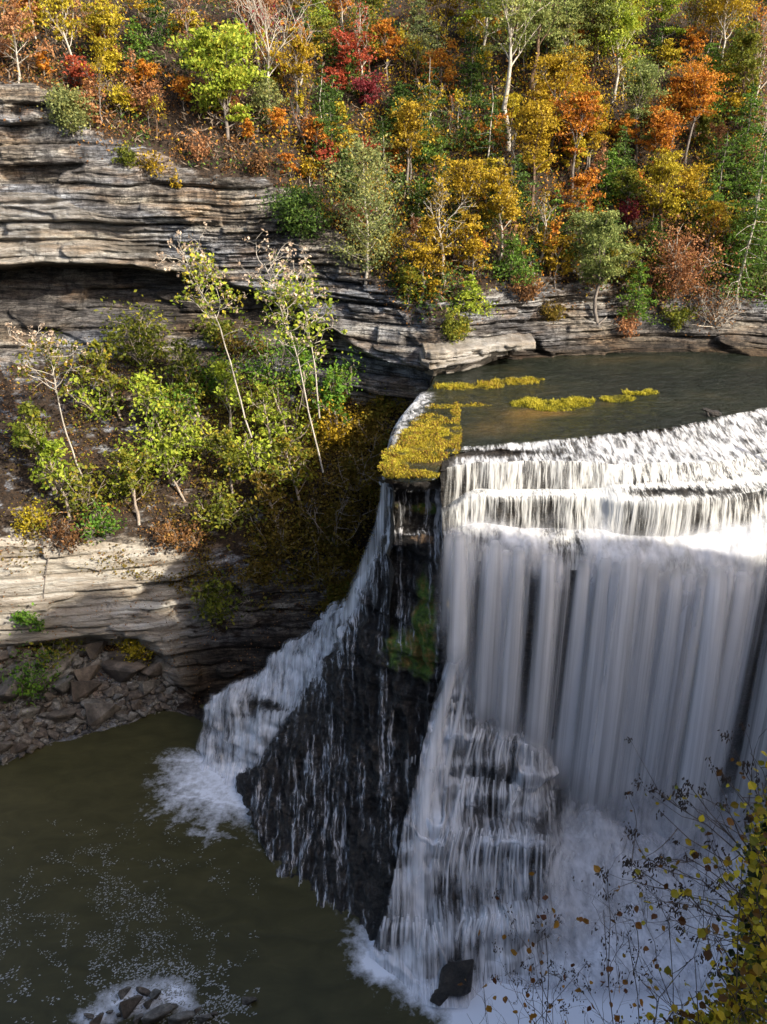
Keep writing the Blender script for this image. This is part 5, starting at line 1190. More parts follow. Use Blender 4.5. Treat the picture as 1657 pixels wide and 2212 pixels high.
cover("orange_undergrowth", "orange leaved undergrowth scattered through the woods", 11000, lambda a, b, r: slope(a, b, r) * (.35 + .4 * (1 - L_(a))), "orange", .26, 3, .9, clump=.3)
cover("bare_twigs_brush", "grey brown leafless twigs and brush over the slope", 17000, lambda a, b, r: slope(a, b, r) * (.5 + .5 * L_(a)), "twigs", .34, 8, 1.0, flat=0, clump=.35)
cover("green_undergrowth", "dark green underbrush in the shaded parts of the slope", 46000, lambda a, b, r: slope(a, b, r) * (.32 + .9 * np.exp(-((a - 860) / 140) ** 2) + .7 * sstep(1450, 1600, a)), "conif", .24, 4, .9, clump=.25)
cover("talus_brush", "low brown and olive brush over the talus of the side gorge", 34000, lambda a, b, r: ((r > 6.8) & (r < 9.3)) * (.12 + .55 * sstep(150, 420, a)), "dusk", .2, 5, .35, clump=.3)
cover("talus_leaves", "fallen leaves lying on the talus and ledges", 22000, lambda a, b, r: ((r > 6.8) & (r < 12.4)) * np.where((r > 9.1) & (r < 10.9), .22, .8) * (b < 1560), "litter", .16, 6, .06)
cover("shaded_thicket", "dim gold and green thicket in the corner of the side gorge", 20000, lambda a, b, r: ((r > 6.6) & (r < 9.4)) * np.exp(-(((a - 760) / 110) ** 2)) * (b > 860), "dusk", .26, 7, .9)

# ================================================================ layered slab nose where the river bank meets the gorge
def slab_layer(pts, z0, z1, depth, seed):
    n = 70; m_ = 7
    xs_ = np.linspace(0, len(pts) - 1, n); px_ = np.interp(xs_, range(len(pts)), [p[0] for p in pts]); py_ = np.interp(xs_, range(len(pts)), [p[1] for p in pts])
    front = at_height(px_, py_, z0); rows_ = []
    for k in range(m_):
        r = front.copy(); r[:, 2] = z0 + (z1 - z0) * k / (m_ - 1); r[:, 1] += .16 * fbm(r[:, 0] * 1.5, r[:, 2] * 3, 0 * r[:, 0], seed) * 1.0 + .35 * (vn(np.floor(r[:, 0] * .9 + seed), np.floor(r[:, 2] * 1.5), 0 * r[:, 0], seed)); rows_.append(r)
    tp = rows_[-1].copy(); 
    for k in (.3, .7, 1.0):
        t2 = tp.copy(); t2[:, 1] += depth * k; t2[:, 2] += .25 * fbm(t2[:, 0] * .8, t2[:, 1] * .8, 0 * t2[:, 0], seed + 1) + .1 * k; rows_.append(t2)
    bt = rows_[0].copy(); bt[:, 1] += depth; rows_.insert(0, bt)
    G3 = np.stack(rows_, 0); 
    for e, sgn in ((0, 1), (-1, -1)): G3[:, e, 1] += depth * .8
    return G3
slabs = empty("river_bank_slabs", tuple(at_height(980, 790, 42))); tag(slabs, "sunlit layered rock slabs jutting over the river at the gorge corner", "rock ledge")
LY = ([([(918, 806), (935, 812), (975, 806), (1020, 797), (1058, 784), (1075, 776)], 41.05, 42.5, 6), ([(908, 790), (930, 797), (980, 790), (1030, 782), (1062, 771), (1100, 766)], 42.6, 43.4, 6),
      ([(915, 775), (960, 776), (1010, 768), (1060, 762), (1110, 757), (1160, 752)], 43.5, 44.3, 6), ([(940, 763), (990, 760), (1040, 750), (1100, 744), (1170, 742)], 44.5, 45.3, 6), ([(980, 748), (1030, 738), (1090, 730), (1150, 728), (1210, 728)], 45.5, 46.4, 6), ([(1000, 734), (1050, 718), (1100, 708), (1160, 712)], 46.7, 47.7, 5), ([(1040, 712), (1080, 698), (1130, 690), (1180, 694)], 48.2, 49.2, 5)])[:3]
for i, (pt_, z0, z1, dp_) in enumerate(LY):
    G3 = slab_layer(pt_, z0, z1, dp_, 200 + i) - np.array(slabs.location); nn_ = G3.shape[0] * G3.shape[1]
    link("slab", mesh_np("slab", G3, gridq(*G3.shape[:2]), M["cliff"], {"soil": np.full(nn_, .02), "stain": np.zeros(nn_), "wet": np.zeros(nn_), "pale": np.full(nn_, .4)}), slabs)
# ================================================================ boulders
def rock_proto(seed, n=16, sx=1, sy=.8, sz=.5):
    import bmesh
    rs = np.random.RandomState(seed); bm = bmesh.new()
    for i in range(n):
        p = rs.uniform(-1, 1, 3); k = np.argmax(np.abs(p)); p[k] = math.copysign(1, p[k]) * rs.uniform(.85, 1)
        bm.verts.new((p[0] * sx * .5, p[1] * sy * .5, p[2] * sz * .5))
    r = bmesh.ops.convex_hull(bm, input=bm.verts)
    bmesh.ops.delete(bm, geom=[v for v in bm.verts if not v.link_faces], context="VERTS")
    bmesh.ops.bevel(bm, geom=list(bm.edges), offset=.03, segments=1, affect="EDGES", clamp_overlap=True)
    bmesh.ops.triangulate(bm, faces=bm.faces)
    bmesh.ops.subdivide_edges(bm, edges=bm.edges, cuts=1, use_grid_fill=True)
    for v in bm.verts:
        c = v.co; d = .035 * float(fbm(c.x * 4 + seed, c.y * 4, c.z * 7, seed, 3)); v.co += c.normalized() * d
    me = bpy.data.meshes.new("boulder"); bm.to_mesh(me); bm.free(); me.materials.append(M["boulder"])
    return me
def boulder_material():
    m = NT("broken_stone"); tc = m.n("TexCoord"); oi = m.n("ObjectInfo")
    v = m.n("VectorMath", {"operation": "ADD"}); m.put(v.inputs[0], tc.outputs["Object"]); m.put(v.inputs[1], oi.outputs["Location"])
    f = m.noise(v.outputs[0], 2.2, 6, .7); f2 = m.noise(v.outputs[0], 9, 4, .7)
    c1 = m.ramp(f, [(.3, (.03, .027, .023)), (.5, (.11, .10, .085)), (.7, (.25, .235, .21))])
    c2 = m.ramp(f, [(.3, (.02, .015, .012)), (.5, (.075, .058, .044)), (.7, (.16, .125, .095))])
    c = m.mix(m.ramp(oi.outputs["Random"], [(.3, 0.0), (.75, 1.0)]), c1, c2)
    c = m.mix(.6, c, m.mix(1.0, c, m.ramp(f2, [(.3, .4), (.7, 1.6)]), "MULTIPLY"))
    p = m.n("BsdfPrincipled", Base_Color=c, Roughness=.8, Normal=m.bump(m.math("ADD", f, m.math("MULTIPLY", f2, .4)), .7, .15))
    return m.surf(p)
M["boulder"] = boulder_material()
RP = [rock_proto(i, 12 + i % 4, 1, .75 + .05 * (i % 3), (.34, .5, .62, .42)[i % 4]) for i in range(12)]
BV = {}
def boulder(label, x, y, w, h, k=None, group="broken boulders piled below the striped ledge", wet=False, z=None, rot=None, name="boulder", tilt=.25):
    rr = random.Random(int(x * 7 + y * 13))
    if z is None:
        g = ground(x, y)
        if g is None: return
        if g.z < -.2: g = Vector(at_height(x, y, 0).tolist())
    else: g = Vector(at_height(x, y, z).tolist())
    dep = g.y * CT - (g.z - CAMZ) * ST; s = w * dep / F; sh = h * dep / F
    me = RP[rr.randrange(12) if k is None else k]
    o = link(name, me); dz = max(v.co.z for v in me.vertices) - min(v.co.z for v in me.vertices)
    o.location = (g.x, g.y, g.z + sh * .45 + (.0 if z is not None else .15)); o.scale = (s, s * .95, max(.15, sh * .95 / max(.1, dz)))
    o.rotation_euler = (rr.uniform(-tilt, tilt) + .25, rr.uniform(-tilt, tilt), rr.uniform(-.7, .7) if rot is None else rot)
    tag(o, label, "boulder", group)
    return o
BG = [("tall pale grey boulder standing upright in the front row of rocks", 83, 1506, 44, 66, 2), ("squarish brown boulder right of the tall pale upright one", 144, 1504, 42, 58, 2),
 ("grey boulder with a slanting flat face, third in the front row", 190, 1506, 54, 42, 1), ("long brown slab lying above the front row of rocks", 258, 1476, 94, 40, 0),
 ("big grey block cut by the picture edge beside the green plant", 26, 1512, 58, 56, 2), ("brown block under the trailing green creeper", 140, 1444, 56, 30, 1),
 ("wide flat brown slab tucked under the striped ledge", 168, 1402, 60, 24, 0), ("long grey slab leaning in front of the round yellow bush", 266, 1440, 64, 28, 0),
 ("reddish block in the undercut left of the yellow bush", 210, 1416, 38, 34, 1), ("large brown boulder at the edge of the pool", 224, 1556, 58, 44, 1),
 ("flat tan slab behind the large pool edge boulder", 137, 1566, 50, 28, 0), ("pale block low in the corner of the rock pile by the cave", 327, 1492, 40, 24, 1),
 ("brown layered block under the driftwood sticks", 330, 1460, 46, 32, 2), ("grey block behind the two upright boulders", 112, 1476, 38, 34, 1),
 ("grey tilted block above the slanting faced boulder", 193, 1472, 46, 38, 1), ("purplish flat slab between the front row and the pool", 193, 1540, 52, 20, 0),
 ("ochre stone at the pool edge close to the picture edge", 46, 1626, 32, 24, 1), ("dark grey stone at the waterline touching the picture edge", 6, 1630, 40, 34, 1),
 ("brown stone in the rubble under the big grey block", 66, 1556, 42, 24, 0), ("grey stone alone at the tip of the rubble in the water", 262, 1560, 34, 14, 0)]
for b in BG: boulder(b[0], b[1], b[2], b[3] * 1.3, b[4] * 1.3, b[5])
used_b = set(); rb = random.Random(5); nb = 0; placed = [(b[1], b[2]) for b in BG]
BN_ = [("the tall pale upright boulder", 83, 1498), ("the squarish brown boulder", 144, 1496), ("the long brown slab", 258, 1470), ("the big grey edge block", 26, 1505), ("the large pool edge boulder", 224, 1549), ("the flat tan slab", 137, 1561), ("the driftwood sticks", 325, 1450), ("the yellow bush in the undercut", 288, 1400), ("the trailing green plant", 80, 1440), ("the ochre waterline stone", 46, 1622), ("the slanting faced boulder", 190, 1500), ("the wide slab under the ledge", 168, 1397)]
SZ = ["small", "fist shaped", "flat", "angular", "thin", "chunky", "tilted", "stubby", "wedge shaped"]
for t in range(4000):
    if nb >= 215: break
    x = rb.uniform(-15, 372); ytop = np.interp(x, [0, 100, 200, 300, 372], [1420, 1415, 1408, 1432, 1490]); ybot = np.interp(x, [0, 50, 100, 200, 300, 372], [1655, 1640, 1608, 1580, 1552, 1528])
    y = rb.uniform(ytop, ybot); 
    if any(abs(x - a) < 11 and abs(y - b_) < 8 for a, b_ in placed) or any(abs(x - b[1]) < b[3] * .5 and -b[4] * .35 < y - b[2] + b[4] * .2 < b[4] * .55 for b in BG): continue
    nl_ = sorted(BN_, key=lambda l: (l[1] - x) ** 2 + (l[2] - y) ** 2)
    lab = None
    for l in nl_[:5]:
        dx, dy = x - l[1], y - l[2]
        rel = ("above" if dy < 0 else "below") if abs(dy) > abs(dx) else "beside"
        for s_ in rb.sample(SZ, len(SZ)):
            cand = f"{s_} broken stone {rel} {l[0]}" + (", cave side" if rel == "beside" and dx > 0 else (", picture edge side" if rel == "beside" else ""))
            if cand not in used_b: lab = cand; break
        if lab: break
    if lab is None: continue
    used_b.add(lab); placed.append((x, y)); nb += 1
    w_ = rb.uniform(14, 34); boulder(lab, x, y, w_, w_ * rb.uniform(.4, .8), tilt=.5)
# finest rubble as one mass
rsx = np.random.RandomState(9); Vs, Fs, off = [], [], 0
cubev = np.array([[-1, -1, -1], [1, -1, -1], [1, 1, -1], [-1, 1, -1], [-1, -1, 1], [1, -1, 1], [1, 1, 1], [-1, 1, 1]]) * .5; cubef = np.array([[0, 3, 2, 1], [4, 5, 6, 7], [0, 1, 5, 4], [1, 2, 6, 5], [2, 3, 7, 6], [3, 0, 4, 7]])
for i in range(1500):
    x = rsx.uniform(-40, 385); yt_ = np.interp(x, [0, 100, 200, 300, 385], [1412, 1408, 1402, 1425, 1490]); yb_ = np.interp(x, [0, 50, 100, 200, 300, 385], [1668, 1650, 1618, 1588, 1558, 1532]); g = ground(x, rsx.uniform(yt_, yb_))
    if g is None: continue
    s_ = rsx.uniform(.15, .5); A3 = rsx.normal(size=(3, 3)); Qm, _ = np.linalg.qr(A3)
    Vs.append((cubev + rsx.normal(size=(8, 3)) * .12) * np.array([1, .7, .4]) * s_ @ Qm + np.array(g) + [0, 0, .1]); Fs.append(cubef + off); off += 8
o = link("rubble", mesh_np("rubble", np.concatenate(Vs), np.concatenate(Fs), M["boulder"], smooth=False)); tag(o, "small stone rubble between the boulders", "rubble", kind="stuff")
# stones in the foam mat
FM = [("round dark stone at the top of the foam mat", 272, 2149, 32, 28, 1), ("largest brown boulder in the middle of the foam mat", 286, 2180, 56, 44, 1), ("tall dark stone leaning in the foam mat", 338, 2160, 30, 48, 2), ("flat dark stone between the round and the tall one", 309, 2151, 36, 18, 0),
 ("flat brown stone at the river side of the foam mat", 370, 2186, 34, 20, 0), ("brown stone cut by the bottom edge in the foam", 212, 2212, 36, 30, 1), ("small flat stone at the pale tip of the foam mat", 192, 2202, 26, 14, 0), ("small oval stone alone in the white foam", 238, 2192, 18, 12, 0),
 ("narrow upright stone beside the small oval stone", 258, 2196, 14, 18, 2), ("angular stone wedged under the tall dark one", 322, 2172, 24, 22, 1), ("wide brown rock shelf at the bottom edge", 345, 2208, 70, 34, 0), ("rust stained rock at the bottom edge beside the wide shelf", 395, 2214, 60, 30, 0),
 ("dark wet stone at the end of the bottom rocks", 440, 2206, 34, 22, 1), ("small wet pebble rock above the bottom rocks", 428, 2184, 18, 12, 1), ("second wet pebble rock nearer the open pool", 462, 2196, 20, 12, 0), ("black half sunk rock alone in the dark pool", 538, 2166, 34, 20, 1), ("tiny stone in front of the largest foam boulder", 300, 2206, 26, 18, 1)]
for l, x, y, w_, h_, k in FM: boulder(l, x, y, w_, h_, k, "stones in the foam at the bottom edge", z=.02)
for l, x, y, w_, h_ in [("black boulder in the spray at the foot of the falls", 985, 2128, 104, 60), ("low wet rock in the foam under the falls", 950, 2160, 50, 26)]:
    o = boulder(l, x, y, w_, h_, 2, None, z=.1, tilt=.1); o.data = o.data.copy(); o.data.materials[0] = M["wet"]
# driftwood
def stick(label, pts, r, mat="bark_pale", cat="branch", name="driftwood"):
    Pn = np.array([at_height(x, y, z) if isinstance(z, float) else np.array(ground(x, y)) + [0, 0, .3] for x, y, z in pts]); b = Pn[0].copy()
    v, q = tubes([(Pn - b, np.linspace(r, r * .5, len(pts)))], 6); o = link(name, mesh_np(name, v, q, M[mat])); o.location = b; tag(o, label, cat)
stick("long pale driftwood stick lying in the rocks by the cave", [(312, 1446, 0), (335, 1447, 0), (364, 1455, 0)], .09)
stick("second thinner stick below the long pale one", [(280, 1456, 0), (310, 1454, 0), (345, 1458, 0)], .06)
stick("curved branch lying across the rubble", [(205, 1520, 0), (235, 1510, 0), (255, 1498, 0), (272, 1493, 0)], .06)
stick("thin dead pole leaning on the striped ledge", [(106, 1205, 0), (98, 1260, 0), (92, 1335, 0)], .07, "bark_grey")
stick("brown fallen log lying in the dark woods", [(1358, 414, 0), (1395, 418, 0), (1436, 422, 0)], .3, "bark_brown", "log", "fallen_log")
stick("dead grey root dangling down the talus", [(530, 1085, 0), (545, 1130, 0), (560, 1150, 0), (575, 1170, 0)], .08)
stick("short driftwood stub resting at the river bank", [(1278, 716, 0), (1292, 706, 0), (1310, 690, 0)], .16, "bark_grey")
# snag in the river
sn = empty("driftwood_snag", tuple(at_height(1535, 898, RV))); tag(sn, "dark driftwood snag stuck in the river just above the crest", "driftwood")
dep = 88; k_ = dep / F
v, q = tubes([(np.array([[-20, 0, 9], [-10, .5, 7], [0, 0, 4], [12, 0, 3], [24, .5, 0]]) * [k_, 1, k_ * 1.6], np.array([.08, .2, .32, .4, .2])), (np.array([[0, 0, 4], [4, 0, 0], [6, -.4, -4]]) * [k_, 1, k_], np.array([.3, .25, .2])), (np.array([[-8, 0, 6], [-6, -.3, 0], [-4, -.5, -4]]) * [k_, 1, k_], np.array([.15, .12, .1]))], 7)
link("snag_wood", mesh_np("snag_wood", v, q, M["wet"]), sn)

# ================================================================ water weeds and grass on the river shelf
LCG = {"weed": [(.06, .06, .01), (.22, .20, .018), (.42, .36, .03), (.55, .46, .05), (.28, .15, .03)]}
M["leaf_weed"] = leaf_material("water_weed", LCG["weed"], .35); M["leaf_rustweed"] = leaf_material("rusty_weed", [(.03, .03, .008), (.13, .10, .014), (.30, .24, .02), (.46, .37, .03), (.20, .09, .025), (.12, .13, .015)], .3)
def weeds(name, label, spots, n, hgt, colr, seed, z=RV, size=.07):
    rs = np.random.RandomState(seed); W_ = np.array([s[2] * s[3] for s in spots], float); W_ /= W_.sum()
    k = rs.choice(len(spots), n, p=W_); S = np.array(spots)[k]
    th_ = rs.uniform(0, 6.283, n); ra = rs.random(n) ** .7 * (1 + .2 * rs.random(n)); x = S[:, 0] + S[:, 2] * ra * np.cos(th_); y = S[:, 1] + S[:, 3] * ra * np.sin(th_)
    P0 = at_height(x, y, z); cl = np.clip(.6 + .9 * vn(P0[:, 0] * 1.1, P0[:, 1] * 1.1, 0 * x, seed), .1, 1.5)
    d = rs.normal(size=(n, 3)) * .55; d[:, 2] = np.abs(d[:, 2]) + .7; d[:, 0] -= .35; d /= np.linalg.norm(d, axis=1, keepdims=True)
    h = (hgt * cl * rs.uniform(.4, 1.2, n))[:, None]; sd = np.cross(d, rs.normal(size=(n, 3))); sd /= np.linalg.norm(sd, axis=1, keepdims=True); sd = sd * size * .5
    tip = P0 + d * h; tip[:, 2] -= h[:, 0] * .15
    mid = P0 + d * h * .55 + np.array([0, 0, 1]) * h * .1
    v = np.stack([P0 - sd, P0 + sd, mid + sd, mid - sd, tip + sd * .2, tip - sd * .2], 1).reshape(-1, 3)
    i = np.arange(n)[:, None] * 6; q = np.concatenate([i + [0, 1, 2, 3], i + [3, 2, 4, 5]]); r = np.tile(np.clip(.5 * cl / 1.5 + .5 * rs.random(n), 0, 1), 2)
    o = link(name, mesh_np(name, v, q, M["leaf_" + colr], {"rnd": r}, smooth=False)); tag(o, label, "water weed", kind="stuff")
weeds("water_weed", "yellow water weed strip nearest the river nose", [(985, 836, 42, 7), (1045, 834, 40, 7), (1110, 826, 50, 6), (1150, 820, 24, 4)], 4200, .5, "rustweed", 1)
weeds("water_weed", "bright green yellow tufts in the strip by the nose", [(985, 834, 40, 5), (1150, 820, 20, 3)], 700, .6, "weed", 2)
weeds("water_weed", "yellow grassy weed bank in the middle of the river", [(1150, 873, 44, 8), (1210, 878, 40, 10), (1250, 870, 32, 10), (1190, 884, 30, 5)], 5600, .6, "weed", 3)
weeds("water_weed", "yellow grass bank farthest out in the river", [(1335, 862, 34, 7), (1385, 850, 34, 4)], 2800, .55, "weed", 4)
SH = [(985, 890, 10, 18), (985, 940, 12, 40), (1020, 876, 40, 3), (950, 878, 30, 5), (900, 945, 45, 22), (930, 915, 40, 18), (870, 985, 42, 18), (920, 985, 45, 14), (850, 1010, 30, 16), (935, 960, 50, 12), (900, 1025, 45, 8), (870, 960, 22, 12)]
weeds("weed_carpet", "rust and yellow weed carpet over the corner of the river ledge", SH, 15000, .34, "rustweed", 5, size=.085)
weeds("weed_carpet", "lime yellow weed tufts on the corner of the river ledge", [(860, 985, 30, 14), (905, 940, 34, 12), (845, 1000, 20, 14), (940, 935, 30, 10)], 5200, .4, "weed", 6, size=.085)
weeds("hanging_weed", "golden weed hanging over the dripping lip", [(920, 1026, 26, 10), (860, 1030, 30, 6)], 1600, .6, "rustweed", 7, z=RV - .1)

# ================================================================ foam flecks on the pool
rs = np.random.RandomState(21); V4, n_ = [], 0
xx, yy, ss = [], [], []
while len(xx) < 4600:
    x = rs.uniform(-10, 560); y = rs.uniform(1770, 2212)
    d = 1.0 * np.exp(-(((x - 300 - (y - 1990) * .55) / (60 + (y - 1800) * .18)) ** 2)) * sstep(1800, 1900, y) + .28 * sstep(1850, 2150, y) * (x < 400) + 1.2 * np.exp(-((y - 2125) / 50) ** 2 - ((x - 370) / 80) ** 2) + .9 * np.exp(-(((y - (1870 - .19 * x)) / 10) ** 2)) * (x > 90) * (x < 330)
    if float(vn(x * .035, y * .05, 0, 22)) * .8 + rs.random() * .9 < 1.05 - d * .62: continue
    xx.append(x); yy.append(y); ss.append(rs.uniform(.02, .09) * (1.4 if y > 2080 else 1))
P0 = at_height(np.array(xx), np.array(yy), .0); n_ = len(xx); ang = np.arange(8) * math.pi / 4
rad = np.array(ss)[:, None] * (.5 + rs.random((n_, 8))) * .62; st_ = 1 + rs.random((n_, 1)) * 1.2; th = rs.normal(size=(n_, 1)) * .5 + .5
cx2 = np.cos(ang)[None] * rad * st_; cy2 = np.sin(ang)[None] * rad
vx2 = cx2 * np.cos(th) - cy2 * np.sin(th) + P0[:, :1]; vy2 = cx2 * np.sin(th) + cy2 * np.cos(th) + P0[:, 1:2]
v = np.stack([vx2, vy2, np.full_like(vx2, .025) + rs.random((n_, 1)) * .01], -1).reshape(-1, 3)
b = np.arange(n_)[:, None] * 8; q = np.concatenate([b + [0, 1, 2, 3], b + [0, 3, 4, 7], b + [4, 5, 6, 7]])
fo = NT("foam"); fm = fo.surf(fo.n("BsdfPrincipled", Base_Color=fo.ramp(fo.noise(fo.pos(), 3.0, 4, .7), [(.35, (.12, .12, .10)), (.65, (.36, .37, .38))]), Roughness=.7)); M["foam"] = fm
o = link("foam_flecks", mesh_np("foam_flecks", v, q, fm, smooth=False)); tag(o, "white foam flecks drifting on the dark pool", "foam", kind="stuff")

# ================================================================ near shrubs on the rim, close to the camera
NL = {"near": [(.05, .02, .006), (.16, .07, .01), (.22, .14, .012), (.50, .37, .02), (.10, .11, .01), (.60, .46, .03), (.05, .06, .008)],
      "nearrust": [(.09, .03, .01), (.22, .09, .015), (.32, .16, .02), (.20, .10, .02)]}
for k_, v_ in NL.items(): M["leaf_" + k_] = leaf_material("leaves_" + k_, v_, .35, .5)
M["bark_near"] = bark_material("dark_twig", (.035, .025, .02), (.13, .10, .085), 30)
M["catkin"] = bark_material("seed_cone", (.015, .008, .005), (.07, .04, .02), 60)
def oval_leaves(P, size, rs, droop=.6):
    n = len(P); a = rs.normal(size=(n, 3)); a[:, 2] -= droop; a /= np.linalg.norm(a, axis=1, keepdims=True)
    nn = rs.normal(size=(n, 3)) + np.array([0, -.9, .9]); nn -= (nn * a).sum(1, keepdims=True) * a; nn /= np.linalg.norm(nn, axis=1, keepdims=True); b = np.cross(nn, a)
    s = size * rs.uniform(.45, 1.25, (n, 1)); 
    prof = [(0, 0, 0), (.28, .40, .10), (.62, .36, .12), (1, 0, .02), (.62, -.36, .12), (.28, -.40, .10), (.5, 0, 0)]
    v = np.stack([P + a * s * t + b * s * w_ + nn * s * h_ for t, w_, h_ in prof], 1).reshape(-1, 3)
    i = np.arange(n)[:, None] * 7; q = np.concatenate([i + [0, 6, 2, 1], i + [6, 3, 2, 2][:4], i + [0, 5, 4, 6]])
    q = np.concatenate([i + [0, 1, 2, 6], i + [0, 6, 4, 5]]); t3 = np.concatenate([i + [6, 2, 3], i + [6, 3, 4]])
    return v, q, t3
def near_shrub(name, label, root, tips, seed, leafc, nleaf, lsize, ncone, levels=3, r0=.012, leaf_at=None, twist=.12):
    """tips/root: (x, y, metres away)"""
    rs = np.random.RandomState(seed); R0 = at_depth(*root); T, ends, mids = [], [], []
    def grow(p, q, r, lv):
        n = 7; t = np.linspace(0, 1, n)[:, None]; L = np.linalg.norm(q - p)
        bow = rs.normal(size=3) * L * twist; pts = p * (1 - t) + q * t + np.sin(t * math.pi) * bow + rs.normal(size=(n, 3)) * L * .012; pts[0] = p
        T.append((pts, np.linspace(r, r * .35, n)))
        mids.append(pts[3:]); ends.append(pts[-1])
        if lv > 0:
            for j in range(rs.randint(3, 6)):
                f = rs.uniform(.35, .97); s = along(pts, f); d = (q - p) / L + rs.normal(size=3) * .55; d /= np.linalg.norm(d)
                grow(s, s + d * L * rs.uniform(.22, .42), r * .5, lv - 1)
    for tp in tips: grow(R0 + rs.normal(size=3) * .05, at_depth(*tp), r0, levels)
    T = [(p - R0, r) for p, r in T]; v, q = tubes(T, 4)
    ro = empty(name, tuple(R0)); tag(ro, label, "shrub")
    link("branches", mesh_np("branches", v, q, M["bark_near"]), ro)
    E = np.array(ends); Mi = np.concatenate(mids)
    if nleaf:
        P_l = Mi[rs.randint(0, len(Mi), nleaf)] + rs.normal(size=(nleaf, 3)) * .02
        if leaf_at is not None:
            ex = [np.array([at_depth(x + rs.normal() * sx, y + rs.normal() * sy, d * rs.uniform(.88, 1.15)) for _ in range(n)]) for x, y, sx, sy, d, n in leaf_at]
            P_l = np.concatenate([P_l] + ex)
        v, q, t3 = oval_leaves(P_l - R0, lsize, rs); n = len(P_l); f = [tuple(map(int, k)) for k in q] + [tuple(map(int, k)) for k in t3]
        me = bpy.data.meshes.new("leaves"); me.from_pydata(v.tolist(), [], f); me.materials.append(M["leaf_" + leafc])
        rv = rs.random(n); at = me.attributes.new("rnd", "FLOAT", "FACE"); at.data.foreach_set("value", np.tile(rv, 4).astype(np.float32)); link("leaves", me, ro)
    if ncone:
        c = E[rs.randint(0, len(E), ncone)]; TT = []
        for p in c:
            for _ in range(rs.randint(2, 5)):
                s = p + rs.normal(size=3) * .02; d = np.array([rs.normal() * .35, rs.normal() * .35, -1.]); L = rs.uniform(.018, .036)
                TT.append((np.array([s, s + d * L * .3, s + d * L * .7, s + d * L]) - R0, np.array([.002, .005, .005, .001])))
        v, q = tubes(TT, 5); link("seed_cones", mesh_np("seed_cones", v, q, M["catkin"]), ro)
    return ro
NL2 = [(.008, .012, .004), (.03, .045, .008), (.09, .10, .012), (.36, .27, .018), (.55, .42, .02), (.16, .17, .02)]
M["leaf_neardark"] = leaf_material("leaves_neardark", NL2, .3, .5)
near_shrub("alder_shrub", "twiggy near shrub with dark seed cones and scattered brown leaves at the bottom edge", (1345, 2480, 4.6),
    [(1180, 2010, 5.0), (1300, 1975, 4.9), (1360, 2000, 4.5), (1440, 1990, 4.8), (1150, 2110, 5.0), (1250, 2080, 4.5), (1500, 2060, 4.3)], 31, "nearrust", 60, .060, 300, 3, .0085,
    [(1165, 2030, 45, 45, 4.8, 14), (1330, 2150, 60, 40, 4.5, 10), (1180, 2170, 50, 30, 4.6, 10), (1280, 1975, 60, 8, 4.8, 6)])
near_shrub("alder_shrub", "near shrub with bare upswept branches reaching in from the picture edge over the falls", (1790, 2080, 4.2),
    [(1408, 1700, 4.8), (1472, 1690, 4.6), (1425, 1762, 4.5), (1405, 1868, 4.3), (1545, 1672, 4.7), (1610, 1650, 4.6), (1352, 1862, 4.5), (1480, 1850, 4.1), (1570, 1730, 4.5), (1460, 1960, 4.1)], 32, "near", 60, .055, 260, 1, .009, [(1590, 1720, 16, 40, 4.4, 5)], twist=.07)
near_shrub("vine_thicket", "dense yellow and dark green leaves crowding the bottom corner near the camera", (1860, 2420, 3.9),
    [(1620, 1760, 4.2), (1600, 1850, 4.0), (1580, 1930, 3.9), (1560, 2010, 3.9), (1530, 2090, 3.8), (1480, 2140, 3.9), (1430, 2190, 4.0), (1660, 1700, 4.2), (1640, 1900, 3.8), (1400, 2130, 4.1), (1500, 2060, 4.2)], 33, "near", 230, .064, 60, 2, .009,
    [(1650, 1900, 16, 90, 4.1, 120), (1645, 2070, 28, 80, 4.0, 230), (1580, 2170, 50, 30, 4.0, 150), (1470, 2205, 50, 12, 4.1, 60)])
near_shrub("evergreen_vine", "blackish green leaf mass behind the yellow leaves along the picture edge", (1900, 2300, 4.4),
    [(1690, 1780, 4.7), (1660, 1900, 4.6), (1640, 2020, 4.5), (1620, 2120, 4.5)], 35, "neardark", 100, .06, 0, 1, .01,
    [(1655, 1830, 20, 60, 4.7, 420), (1640, 1990, 26, 90, 4.6, 1100), (1625, 2150, 36, 60, 4.5, 900), (1560, 2215, 50, 18, 4.5, 200)])
near_shrub("sapling", "low near sapling with a few brown leaves rising at the bottom edge beside the alder", (1180, 2420, 4.6),
    [(1045, 2105, 4.9), (1090, 2140, 4.7), (1010, 2190, 4.8), (1150, 2160, 4.6)], 34, "nearrust", 26, .06, 0, 2, .005)
# ================================================================ viewer's rim, unseen behind and beside the view; crest shaped to shade the gorge
SUN_AZ = (.82, -.572); SUN_EL = math.radians(34)
path = np.array([(-260, -12), (-160, -8), (-30, -5), (0, -4), (30, -6), (52, -6), (60, 5), (60, 15), (60, 23), (61, 35), (62, 44), (66, 55), (80, 64), (160, 70)], float)
hts = np.array([60, 62, 66, 75, 96, RH, RH, RH - 4, 86, 72, 60, 48, 45, 45], float)
Ls = np.r_[0, np.cumsum(np.linalg.norm(np.diff(path, axis=0), axis=1))]
nx, ny = 420, 50
sv = np.linspace(0, Ls[-1], nx); pX_, pY_, hC = (np.interp(sv, Ls, a) for a in (path[:, 0], path[:, 1], hts))
dxy = np.stack([np.gradient(pX_), np.gradient(pY_)], -1); dxy /= np.linalg.norm(dxy, axis=1, keepdims=True)
on = np.stack([dxy[:, 1], -dxy[:, 0]], -1)                     # away from the gorge
for _ in range(30): on[1:-1] = (on[:-2] + 2 * on[1:-1] + on[2:]) / 4
hC = hC + 1.4 * fbm(sv * .15, 0 * sv, 0 * sv, 120) + .8 * fbm(sv * .9, 0 * sv, 0 * sv, 121)
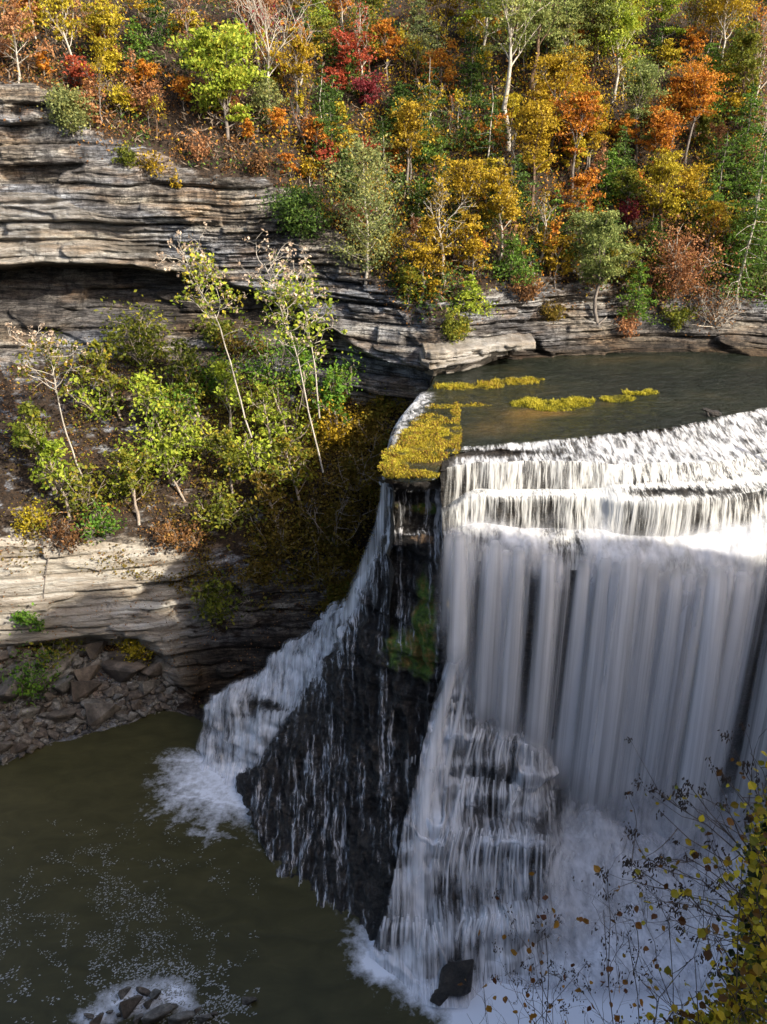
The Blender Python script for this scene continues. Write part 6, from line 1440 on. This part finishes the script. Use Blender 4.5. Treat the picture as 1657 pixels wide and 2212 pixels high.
tt3 = np.linspace(0, 1, ny)
off3 = np.interp(tt3, [0, .5, .6, 1], [0, 4, 6, 70]); fz = np.interp(tt3, [0, .5, .6, 1], [0, .8, 1, 1])
RX = pX_[None] + on[None, :, 0] * off3[:, None]; RY = pY_[None] + on[None, :, 1] * off3[:, None]
RZ = -3 + (hC[None] + 3) * fz[:, None] - (tt3[:, None] > .6) * (tt3[:, None] - .6) * 60
RZ = RZ + .8 * fbm(RX * .3, RY * .3, RZ * .3, 122) * (tt3[:, None] > .5)
rim = link("shade_rim", mesh_np("shade_rim", np.stack([RX, RY, RZ], -1), gridq(ny, nx), M["cliff"], {"soil": np.full(nx * ny, .5), "stain": np.zeros(nx * ny), "wet": np.zeros(nx * ny), "pale": np.zeros(nx * ny)}))
tag(rim, "unseen rim on the viewing side, raised to shade the gorge", kind="structure")

# ================================================================ light, sky, camera
w = bpy.data.worlds.new("World"); sc.world = w; w.use_nodes = True
nt = w.node_tree; bg = nt.nodes["Background"]
sky = nt.nodes.new("ShaderNodeTexSky"); sky.sky_type = "NISHITA"; sky.sun_disc = False
sky.sun_elevation = SUN_EL; sky.dust_density = 4; sky.air_density = 1; sky.ozone_density = .6; sky.sun_rotation = math.atan2(SUN_AZ[0], SUN_AZ[1])
nt.links.new(sky.outputs[0], bg.inputs[0]); bg.inputs[1].default_value = SKY
sl = bpy.data.lights.new("sun", "SUN"); sl.energy = SUNP; sl.angle = math.radians(.6); sl.color = (1, .93, .80)
so = bpy.data.objects.new("sun", sl); C.objects.link(so)
sd = Vector((SUN_AZ[0] * math.cos(SUN_EL), SUN_AZ[1] * math.cos(SUN_EL), math.sin(SUN_EL)))
so.rotation_euler = sd.to_track_quat("Z", "Y").to_euler(); so.location = sd * 300

cam = bpy.data.cameras.new("camera"); co = bpy.data.objects.new("camera", cam); C.objects.link(co)
cam.sensor_fit = "VERTICAL"; cam.sensor_height = 24; cam.lens = 24 * F / 2212
cam.clip_start = .1; cam.clip_end = 3000
co.location = (0, 0, CAMZ); co.rotation_euler = (math.radians(90) - TH, 0, 0)
sc.camera = co
sc.view_settings.view_transform = "Standard"; sc.view_settings.look = "None"; sc.view_settings.gamma = 1; sc.view_settings.exposure = EXPO
sc.cycles.max_bounces = 8; sc.cycles.transparent_max_bounces = 16; sc.cycles.diffuse_bounces = 3; sc.cycles.glossy_bounces = 2; sc.cycles.transmission_bounces = 2
sc.cycles.use_denoising = True
